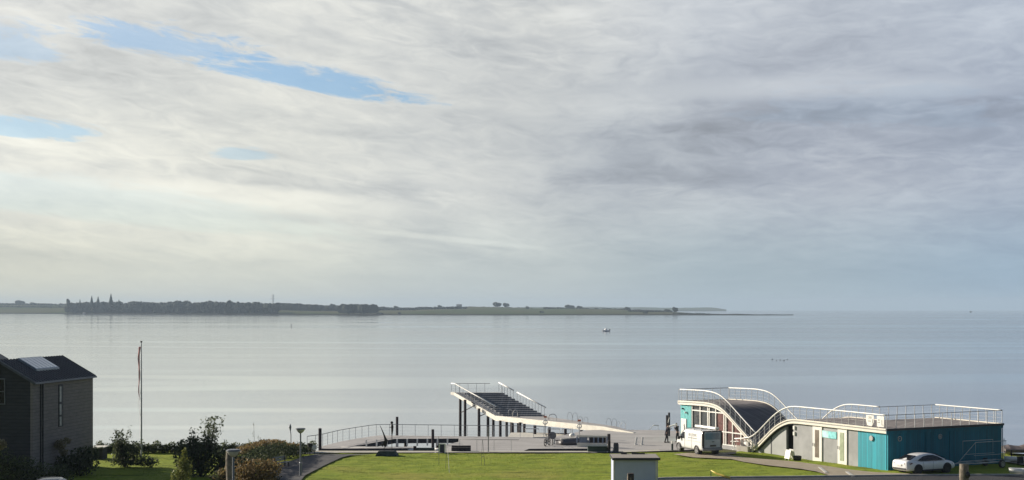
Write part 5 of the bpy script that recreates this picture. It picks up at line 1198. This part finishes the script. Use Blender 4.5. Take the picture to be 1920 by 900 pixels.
# ------------------------------------------------------------ right edge: boats and a jetty beyond the pavilion
MTARP = mat('brown_tarpaulin', (.16,.13,.125), .85, var=.35, vscale=1.2)
def hull(name, lab, c, L, hw, hh, rz, m=MRAIL, grp=None):
    T = thing(name, lab, 'boat', c, rz, grp); rr = []
    for k in range(11):
        f = k/10; xx = -L/2+L*f; w2 = hw*min(1, (1-f)*1.9+.02)**.6*(1 if f > .05 else .8); h1 = hh*(.85+.35*f*f)
        rr.append([(xx,-w2,h1),(xx,-w2*.8,hh*.35),(xx,0,.02+.5*hh*f**4),(xx,w2*.8,hh*.35),(xx,w2,h1),(xx,w2*.86,h1),(xx,0,h1*.55),(xx,-w2*.86,h1)])
    mb = MB(); mb.loft(rr); mb.build('hull', m, T, True); mb = MB(); mb.beam((-L*.2,-hw*.85,hh*.8),(-L*.2,hw*.85,hh*.8),.2,.04); mb.build('thwart', MTARP, T)
    return T
hull('dinghy', 'white dinghy whose bow just enters the right edge of the lawn', at(1934,891,0), 3.2, .7, .45, radians(178))
hull('dinghy', 'white dinghy lying on the gravel behind the dark bin at the right edge', at(1922,867,0), 3.4, .7, .42, radians(190))
c = at(1918, 852, 0)
T = thing('covered_boat', 'long boat under brown tarpaulin beyond the right end of the pavilion', 'boat', c)
mb = MB(); rr = []
for k in range(13):
    f = k/12; x = -1.7+5.5*f; r_ = .30+.28*f+.08*sin(k*1.7); rr.append([V(x, .9*cos(a), .42+max(0,sin(a))*r_*(1-.5*abs(cos(a)))) for a in np.linspace(0, pi, 9)]+[V(x,-.8,.2),V(x,.8,.2)])
mb.loft(rr); mb.build('tarpaulin', MTARP, T); mb = MB(); mb.beam((-1.8,-.7,.3),(3.8,-.7,.3),.1,.1); mb.beam((-1.8,.7,.3),(3.8,.7,.3),.1,.1); mb.build('cradle', MPALEW, T)
for x in (-1.2, .9, 3): mb = MB(); mb.box((x,-.7,.12), (.12,.12,.36)); mb.box((x,.7,.12), (.12,.12,.36)); mb.build('support', MPILE, T)
p = at(1913, 871, 0); T = thing('waste_bin', 'black square bin on the grass at the right edge of the view', 'bin', p)
mb = MB(); mb.box((0,0,.27), (.38,.38,.54)); mb.build('body', MBLACK, T, bevel=.02); mb = MB(); mb.box((0,0,.57), (.42,.42,.07)); mb.build('lid', MPILE, T)
p = at(1882.5, 864, 0); T = thing('signpost', 'thin pole with a short cross arm at the far corner of the teal wall', 'pole', p)
mb = MB(); mb.tube([(0,0,0),(0,0,zof(822,p.y))], .035, 6); mb.build('pole', MPOST, T); mb = MB(); mb.beam((-.05,0,zof(826,p.y)),(.2,0,zof(826,p.y)),.03,.03); mb.build('arm', MRAILG, T)
p = at(1896.5, 861, 0); mb = MB(); mb.box(p+V(0,0,.35), (.08,.08,.72)); tag(mb.build('fence_post', MPILE), 'short dark post on the gravel between the covered boat and the bin', 'post')
sheet('gravel_pad', MGRAVEL, P2((1884,862),(1886,868),(1935,876),(1935,860)), .09)

# ------------------------------------------------------------ house on the left
def brick(name, c1, c2, ch=.32, vert=0.0):
    m = bpy.data.materials.new(name); m.use_nodes = True; n = NT(m.node_tree); p = n.n['Principled BSDF']; p.inputs['Roughness'].default_value = .85; p.inputs['Specular IOR Level'].default_value = .2
    g_ = n.n.new('ShaderNodeNewGeometry'); X_, Y_, Z_ = n.sep(g_.outputs['Position'])
    fr = n.m('FRACT', n.m('DIVIDE', Z_, ch)); gap = n.ss(fr, .80, .96)
    a = n.noise(n.map(g_.outputs['Position'], sc=(1,1,3)), 1.5, 6, .7)
    c = n.mix(n.ss(a, .3, .7), c1, c2); c = n.mix(n.m('MULTIPLY', gap, .45), c, tuple(q*.35 for q in c1[:3])+(1,))
    n.l.new(c, p.inputs['Base Color']); n.l.new(n.bump(n.m('SUBTRACT', 1.0, gap), .6, .03), p.inputs['Normal']); return m
MBR = brick('dark_lap_cladding', (.20,.18,.175,1), (.25,.225,.215,1), .24); MBR2 = brick('charcoal_cladding', (.045,.048,.052,1), (.06,.062,.066,1), .24)
MROOFD = mat('standing_seam_roof', (.035,.039,.048), .45, .3, var=.15)
A0 = V(-33.26,102.7,0); e = V(.131,.991,0).normalized(); n_ = V(-.991,.131,0).normalized(); LH = 10.1; ZE = 7.0; ZR = 8.42; HW = 2.5
H = thing('town_house', 'dark clad house with a pitched seamed roof and a slit window at the left edge', 'house', A0+e*5+n_*2.5)
def hp(a, b, z): return A0+e*a+n_*b+V(0,0,z)
mb = MB(); mb.add([hp(0,.0,-.3),hp(LH,.0,-.3),hp(LH,.0,ZE-.05),hp(0,.0,ZE-.05),hp(0,.2,-.3),hp(LH,.2,-.3),hp(LH,.2,ZE-.05),hp(0,.2,ZE-.05)], [(0,1,2,3),(7,6,5,4),(0,4,5,1),(2,6,7,3),(0,3,7,4),(1,5,6,2)]); part(mb, 'wall', MBR, H)
for a in (0.02, LH-.22):
    mb = MB(); pr = [hp(a,.02,-.3),hp(a,2*HW,-.3),hp(a,2*HW,ZE-.08),hp(a,HW,ZR-.10),hp(a,.02,ZE-.08)]; mb.extr(pr, e*.2); part(mb, 'gable_wall', MBR2, H)
mb = MB(); mb.add([hp(0,2*HW,-.3),hp(LH,2*HW,-.3),hp(LH,2*HW,ZE-.05),hp(0,2*HW,ZE-.05),hp(0,2*HW-.2,-.3),hp(LH,2*HW-.2,-.3),hp(LH,2*HW-.2,ZE-.05),hp(0,2*HW-.2,ZE-.05)], [(0,1,2,3),(7,6,5,4),(0,4,5,1),(2,6,7,3),(0,3,7,4),(1,5,6,2)]); part(mb, 'wall', MBR, H)
def slope(sgn, name):
    o0 = -.18 if sgn > 0 else 2*HW+.18; dz = -.18*(ZR-ZE)/HW
    q = [hp(-.15,o0,ZE+dz),hp(LH+.15,o0,ZE+dz),hp(LH+.15,HW,ZR),hp(-.15,HW,ZR)]
    mb = MB(); mb.add(q+[p+V(0,0,-.12) for p in q], [(0,1,2,3),(7,6,5,4),(0,4,5,1),(2,6,7,3),(0,3,7,4),(1,5,6,2)]); r = part(mb, name, MROOFD, H)
    mb = MB()
    for k in range(23): a = -.1+ (LH+.2)*k/22; mb.beam(hp(a,o0,ZE+dz+.02), hp(a,HW,ZR+.02), .035, .05)
    s_ = part(mb, 'roof_seams', MROOFD, H); s_.parent = r; return r
r1 = slope(1, 'roof'); slope(-1, 'roof')
mb = MB(); mb.beam(hp(-.17,-.2,ZE-.18), hp(LH+.17,-.2,ZE-.18), .10, .13); part(mb, 'gutter', mat('zinc', (.10,.11,.13), .4, .5), H)
mb = MB(); mb.beam(hp(-.19,-.16,ZE-.15), hp(-.19,HW,ZR-.04), .05, .16); part(mb, 'verge_board', mat('zinc_verge', (.085,.095,.115), .4, .4), H)
def rp(a, f, dz): return hp(a, HW*(1-f)-.0, ZR-(ZR-ZE)*f+dz)
q = [rp(2.6,.05,0),rp(6.3,.05,0),rp(6.3,.62,0),rp(2.6,.62,0)]
mb = MB(); mb.add([p+V(0,0,.14) for p in q]+[p for p in q], [(0,1,2,3),(7,6,5,4),(0,4,5,1),(2,6,7,3),(0,3,7,4),(1,5,6,2)]); sk = part(mb, 'skylight', mat('skylight_frame', (.30,.33,.35), .4, .3), H)
MSKG = bpy.data.materials.new('skylight_glass'); MSKG.use_nodes = True; q_ = MSKG.node_tree.nodes['Principled BSDF']; q_.inputs['Base Color'].default_value = (.55,.58,.62,1); q_.inputs['Roughness'].default_value = .12; q_.inputs['Metallic'].default_value = .75
for k in range(6):
    a0 = 2.68+k*.605; mb = MB(); mb.add([rp(a0,.08,.165),rp(a0+.52,.08,.165),rp(a0+.52,.58,.165),rp(a0,.58,.165),rp(a0,.08,.14),rp(a0+.52,.08,.14),rp(a0+.52,.58,.14),rp(a0,.58,.14)], [(0,1,2,3),(7,6,5,4),(0,4,5,1),(2,6,7,3),(0,3,7,4),(1,5,6,2)]); g_ = part(mb, 'pane', MSKG, H); g_.parent = sk
# slit window on the long wall
mb = MB(); mb.beam(hp(4.05,-.02,5.0), hp(4.75,-.02,5.0), .06, 3.05); wi = part(mb, 'slit_window', MDARKW, H)
for z0, z1 in ((5.28,6.38),(4.35,5.1),(3.55,4.2)):
    mb = MB(); mb.beam(hp(4.10,-.06,(z0+z1)/2), hp(4.40,-.06,(z0+z1)/2), .04, z1-z0); g_ = part(mb, 'pane', mat('pale_blind', (.30,.31,.29), .4, var=.3, vscale=5), H); g_.parent = wi
for a in (1.1, 1.45): mb = MB(); mb.tube([hp(a,-.05,ZE-.3), hp(a,-.05,0)], .045, 8); part(mb, 'downpipe', MBR2, H)
mb = MB(); mb.beam(hp(-.02,2.05,6.25), hp(-.02,2.75,6.25), .05, 1.75); fw = part(mb, 'front_window', MCG, H)
mb = MB()
for a, b, w_, h_ in ((2.05,2.05,.06,1.8),(2.75,2.75,.06,1.8)): mb.box(hp(-.05,a,6.25), (.06,.06,h_))
mb.beam(hp(-.05,2.02,5.37), hp(-.05,2.8,5.37), .06, .06); mb.beam(hp(-.05,2.02,7.12), hp(-.05,2.8,7.12), .06, .06); mb.beam(hp(-.05,2.02,6.25), hp(-.05,2.8,6.25), .04, .04)
f_ = part(mb, 'window_frame', mat('grey_frame', (.16,.17,.18), .5), H); f_.parent = fw
# taller house behind and to the left
H2 = thing('town_house', 'taller house showing only its dark roof corner behind the seamed roof', 'house', V(-41,108,0))
mb = MB(); xr, zr = -40.2, 10.7; sl = .585
pr = [V(-45.4,104.5,0),V(-35.6,104.5,0),V(-35.6,104.5,8.0),V(xr,104.5,zr),V(-45.4,104.5,7.7)]
mb.extr([V(-45.2,104.6,-.3),V(-36.5,104.6,-.3),V(-36.5,104.6,zr-sl*3.7-.15),V(xr,104.6,zr-.15),V(-43.9,104.6,zr-sl*3.7-.15),V(-45.2,104.6,3)], (0,1.8,0)); part(mb, 'wall', MBR2, H2)
for s_ in (1, -1):
    q = [V(xr,104.3,zr),V(xr,106.6,zr),V(xr+s_*3.9,106.6,zr-sl*3.9),V(xr+s_*3.9,104.3,zr-sl*3.9)]
    mb = MB(); mb.add(q+[p-V(0,0,.15) for p in q], [(0,1,2,3),(7,6,5,4),(0,4,5,1),(2,6,7,3),(0,3,7,4),(1,5,6,2)]); part(mb, 'roof', MROOFD, H2)
# low shed and parked car by the house
p = at(184, 862, 0); T = thing('garden_shed', 'low dark shed with a pale sloping roof edge at the right foot of the house', 'shed', p)
mb = MB(); mb.box((0,.6,.45), (.75,1.4,.95)); mb.build('wall', MBR2, T); mb = MB(); mb.beam((-.5,-.15,.88), (.42,-.15,1.02), .12, .08); mb.box((0,.6,.98), (1.0,1.6,.05)); mb.build('roof', MHUTT, T)
c2 = dup(CAR, loc=col(96, 87, hgt(87)+.03), rz=radians(95), label='dark car at the lower left of which only the roof shows')
MCAR2 = mat('dark_grey_car_paint', (.05,.055,.06), .25, coat=.6)
for ch in c2.children:
    if ch.data.materials and ch.data.materials[0] == MCAR: ch.data = ch.data.copy(); ch.data.materials[0] = MCAR2

# ------------------------------------------------------------ planting
MTWIG = mat('twig_bark', (.06,.05,.042), .9)
ML_DK = leaf_mat('dark_leaves', (.05,.07,.038), (.12,.14,.07), .6, .4)
ML_OL = leaf_mat('olive_leaves', (.06,.07,.03), (.11,.11,.055), .6, .3)
ML_BR = leaf_mat('copper_brown_leaves', (.13,.085,.035), (.27,.20,.09), .65, .35)
ML_YG = leaf_mat('yellow_green_needles', (.12,.14,.03), (.22,.23,.07), .65, .3)
ML_TAN = leaf_mat('tan_tip_and_lit_leaves', (.20,.17,.10), (.33,.29,.19), .7, .3)
def branches(mb, base, H_, spread, n_, r=.035, lean=0.0, kinks=5):
    tips = []
    for k in range(n_):
        a = rng.random()*6.28; q = spread*(.25+.75*rng.random()); h = H_*(.6+.4*rng.random()); p = Vector(base); pts = [p.copy()]
        for i in range(1, kinks+1):
            f = i/kinks; pts.append(Vector(base)+V(cos(a)*q*f**.8+lean*f+(rng.random()-.5)*.12, sin(a)*q*f**.8+(rng.random()-.5)*.12, h*f))
        mb.tube(pts, [r*(1-.8*i/kinks) for i in range(kinks+1)], 5); tips.append(pts)
    return tips
def shrub(name, lab, c, blobs, H_, spread, lm, airy=0, nb=9, cat='shrub', leaf=.085, grp=None, extra=None):
    T = thing(name, lab, cat, c, 0, grp)
    mb = MB(); tips = branches(mb, (0,0,-.1), H_*.9, spread, nb)
    at_ = []
    if airy:
        at_ = branches(mb, (airy_off[0], 0, H_*.35), H_*.66, spread*.75, airy, .022, kinks=6)
    mb.build('stem', MTWIG, T)
    mb = MB()
    for (x, y, z, rx, ry, rz2, nn) in blobs: clump(mb, (x,y,z), (rx,ry,rz2), nn, leaf)
    for pts in tips+at_:
        for i in range(2, len(pts)):
            for _ in range(7 if pts in tips else 6):
                q = pts[i]+Vector(rng.normal(size=3))*.10; clump(mb, q, (.07,.07,.07), 2, leaf*.8)
    mb.build('foliage', lm, T)
    if extra:
        for nm, bl, m2 in extra:
            mb = MB()
            for (x, y, z, rx, ry, rz2, nn) in bl: clump(mb, (x,y,z), (rx,ry,rz2), nn, leaf*.9)
            mb.build(nm, m2, T)
    return T
airy_off = (.6, 0)
c = at(376, 893, 0)
shrub('tall_shrub', 'tall dark shrub with an airy half bare crown, left of the street lamp pile', c, [(-1.1,0,1.3,.9,.8,1.1,760),(-.3,.2,1.6,1.1,.9,1.2,1100),(.7,0,1.3,1.2,.9,1.1,1100),(2.0,.1,.8,.8,.8,.7,500),(-1.3,0,2.2,.45,.4,.5,120),(1.5,.2,1.0,.8,.8,.8,420),(0,-.2,.5,1.7,.8,.5,700),(-.5,0,2.5,.5,.4,.5,150)], 4.4, 1.5, ML_DK, 16, 14)
c = at(236, 876, 0); airy_off = (-.4, 0)
shrub('dark_shrub', 'dark spiky shrub left of the flagpole, its longest branch pointing up', c, [(0,0,.9,1.1,.9,.8,700),(-.5,0,1.6,.6,.5,.5,200),(.5,0,1.5,.7,.5,.5,240),(1.3,0,.5,.8,.6,.5,300),(2.0,0,.35,.6,.5,.35,160),(.1,0,.4,1.6,.8,.4,420)], 3.0, 1.2, ML_DK, 6, 12)
c = at(150, 892, 0)
shrub('round_shrub', 'broad dark shrub at the right foot of the house with its sunlit top coloured tan', c, [(0,0,1.0,1.5,.9,1.0,1100),(-1.0,0,.8,1.0,.9,.8,600),(.5,.2,1.6,.9,.6,.6,400),(-2.2,0,.5,1.0,.7,.5,500)], 1.8, 1.0, ML_DK, 0, 6, extra=[('lit_and_seed_tufts', [(-1.35,-.3,2.25,.45,.4,.42,300),(-.85,-.3,2.55,.30,.3,.22,120),(-1.1,-.4,1.8,.35,.3,.3,130)], ML_TAN)])  # sunlit clump at the upper left is painted by tan leaf colour
c = col(28, 99.5, 0)
shrub('garden_shrub', 'large dark shrub with pale tips at the far left edge before the house', c, [(-.8,0,1.4,1.0,.9,1.4,900),(.6,0,1.1,1.2,.9,1.1,900),(1.8,0,.8,1.1,.8,.9,700),(-1.6,0,2.2,.8,.7,.9,420),(3.0,.3,.7,.9,.8,.8,520)], 2.4, 1.1, ML_DK, 0, 6, extra=[('pale_tips', [(-.9,-.4,2.9,.5,.4,.4,520)], ML_TAN)])
c = col(343, 88, .6)
shrub('slim_conifer', 'slim yellow green conifer at the bottom left of the tall dark shrub', c, [(0,0,1.5,.42,.4,.9,420),(.05,0,2.2,.28,.28,.5,240),(.1,0,2.8,.16,.16,.4,110),(-.45,-.2,1.3,.32,.3,.6,180),(.35,0,1.8,.25,.25,.4,120),(0,0,.6,.5,.4,.6,200)], 2.9, .25, ML_YG, 0, 4, 'conifer', .07)
c = col(480, 95, .25)
shrub('copper_shrub', 'rounded copper brown shrub between the weathered pile and the dark hedge', c, [(0,0,1.2,1.2,1.0,1.0,900),(-.9,.2,1.3,.8,.8,.9,500),(.9,.4,1.5,.8,.8,.6,450),(.5,-.3,.7,1.0,.8,.6,420)], 2.1, 1.0, ML_BR, 0, 8)
c = col(415, 93, .35)
shrub('copper_shrub', 'lower olive and copper shrub directly left of the weathered pile', c, [(0,0,.8,.8,.7,.8,500),(.5,.1,1.1,.5,.5,.6,240),(-.3,0,.4,.8,.6,.4,260)], 1.6, .7, ML_OL, 0, 6, extra=[('copper_leaves', [(.3,-.2,1.2,.6,.5,.6,220),(-.3,-.3,.7,.5,.4,.4,120)], ML_BR)])
# hedge along the path
T = thing('hedge', 'long uneven hedge, copper on top, its shaded side put in as dark leaves, beside the asphalt path', 'hedge', at(540,868,0))
hl = [(at(478,900,0)+V(-1.4,0,0),1.7),(at(500,886,0)+V(-1.2,.4,0),1.9),(at(520,877,0)+V(-1.2,.3,0),1.85),(at(540,868.5,0)+V(-1.3,.3,0),1.75),(at(556,863,0)+V(-1.2,.3,0),1.55),(at(575,857.5,0)+V(-1.1,.3,0),1.05),(at(590,854,0)+V(-1.0,.2,0),.85)]
mbd = MB(); mbb = MB()
L0 = Vector(T.location)
for (a, ha), (b, hb) in zip(hl, hl[1:]):
    n2 = max(4, int((b-a).length/.45))
    for i in range(n2):
        f = i/n2; q = a.lerp(b, f)-L0; h = ha+(hb-ha)*f+.15*mnoise.noise(q*1.3)
        clump(mbd, q+V(0,0,h*.48), (.85,.5,h*.5), 150, .085); clump(mbb, q+V(-.45,0,h*.93), (.65,.5,.20), 46, .08)  # shaded side put in as dark leaf colour, copper kept to the sunward top
mbd.build('foliage', ML_DK, T); mbb.build('copper_top', ML_BR, T)
mb = MB()
for (a, ha), (b, hb) in zip(hl, hl[1:]):
    for i in range(3): q = a.lerp(b, i/3)-L0; mb.tube([q, q+V(.05,0,.8)], [.05,.02], 5)
mb.build('stem', MTWIG, T)
# low waterfront hedge
T = thing('hedge', 'low ragged hedge along the water behind the flagpole', 'hedge', at(300,851,0)); L0 = Vector(T.location); mbd = MB(); mbt = MB()
for i in range(120):
    u = 178+(590-178)*i/120; q = at(u, 850.5, 0)+V(0,.6,0)-L0; h = .82+.62*mnoise.noise((i*.35,0,0))+.16*rng.random()
    clump(mbd, q+V(0,0,h*.42), (.34,.5,h*.5), 90, .085)
mbd.build('foliage', ML_DK, T)
# tall weeds over the hedge
T = thing('tall_weeds', 'few thin tall weed stalks standing above the middle of the copper hedge', 'weeds', at(478,868,0)); mb = MB(); mb2 = MB()
for dx, h in ((-.1,3.2),(.25,2.2),(.4,2.0),(-.5,1.9)): mb.tube([(dx,0,0),(dx+.05,0,h*.6),(dx,0,h)], [.015,.012,.005], 4); clump(mb2, (dx,0,h*.92), (.06,.06,.2), 8, .04); clump(mb2, (dx,0,h*.7), (.14,.1,.25), 8, .04)
mb.build('stem', MTWIG, T); mb2.build('lit_and_seed_tufts', ML_OL, T)
# flowering odds and ends at the very bottom of the view, left of the hut and by the road
for (u, vb, w_, h, m, lab) in ((505,902,.9,.5,ML_OL,'low leafy plant at the bottom edge below the copper shrub'),(520,858,.4,.9,ML_OL,'small upright plant beside the bench')):
    c = at(u, vb, 0); shrub('small_plant', lab, c, [(0,0,h*.5,w_,.4,h*.5,160)], h, .3, m, 0, 4, 'plant')
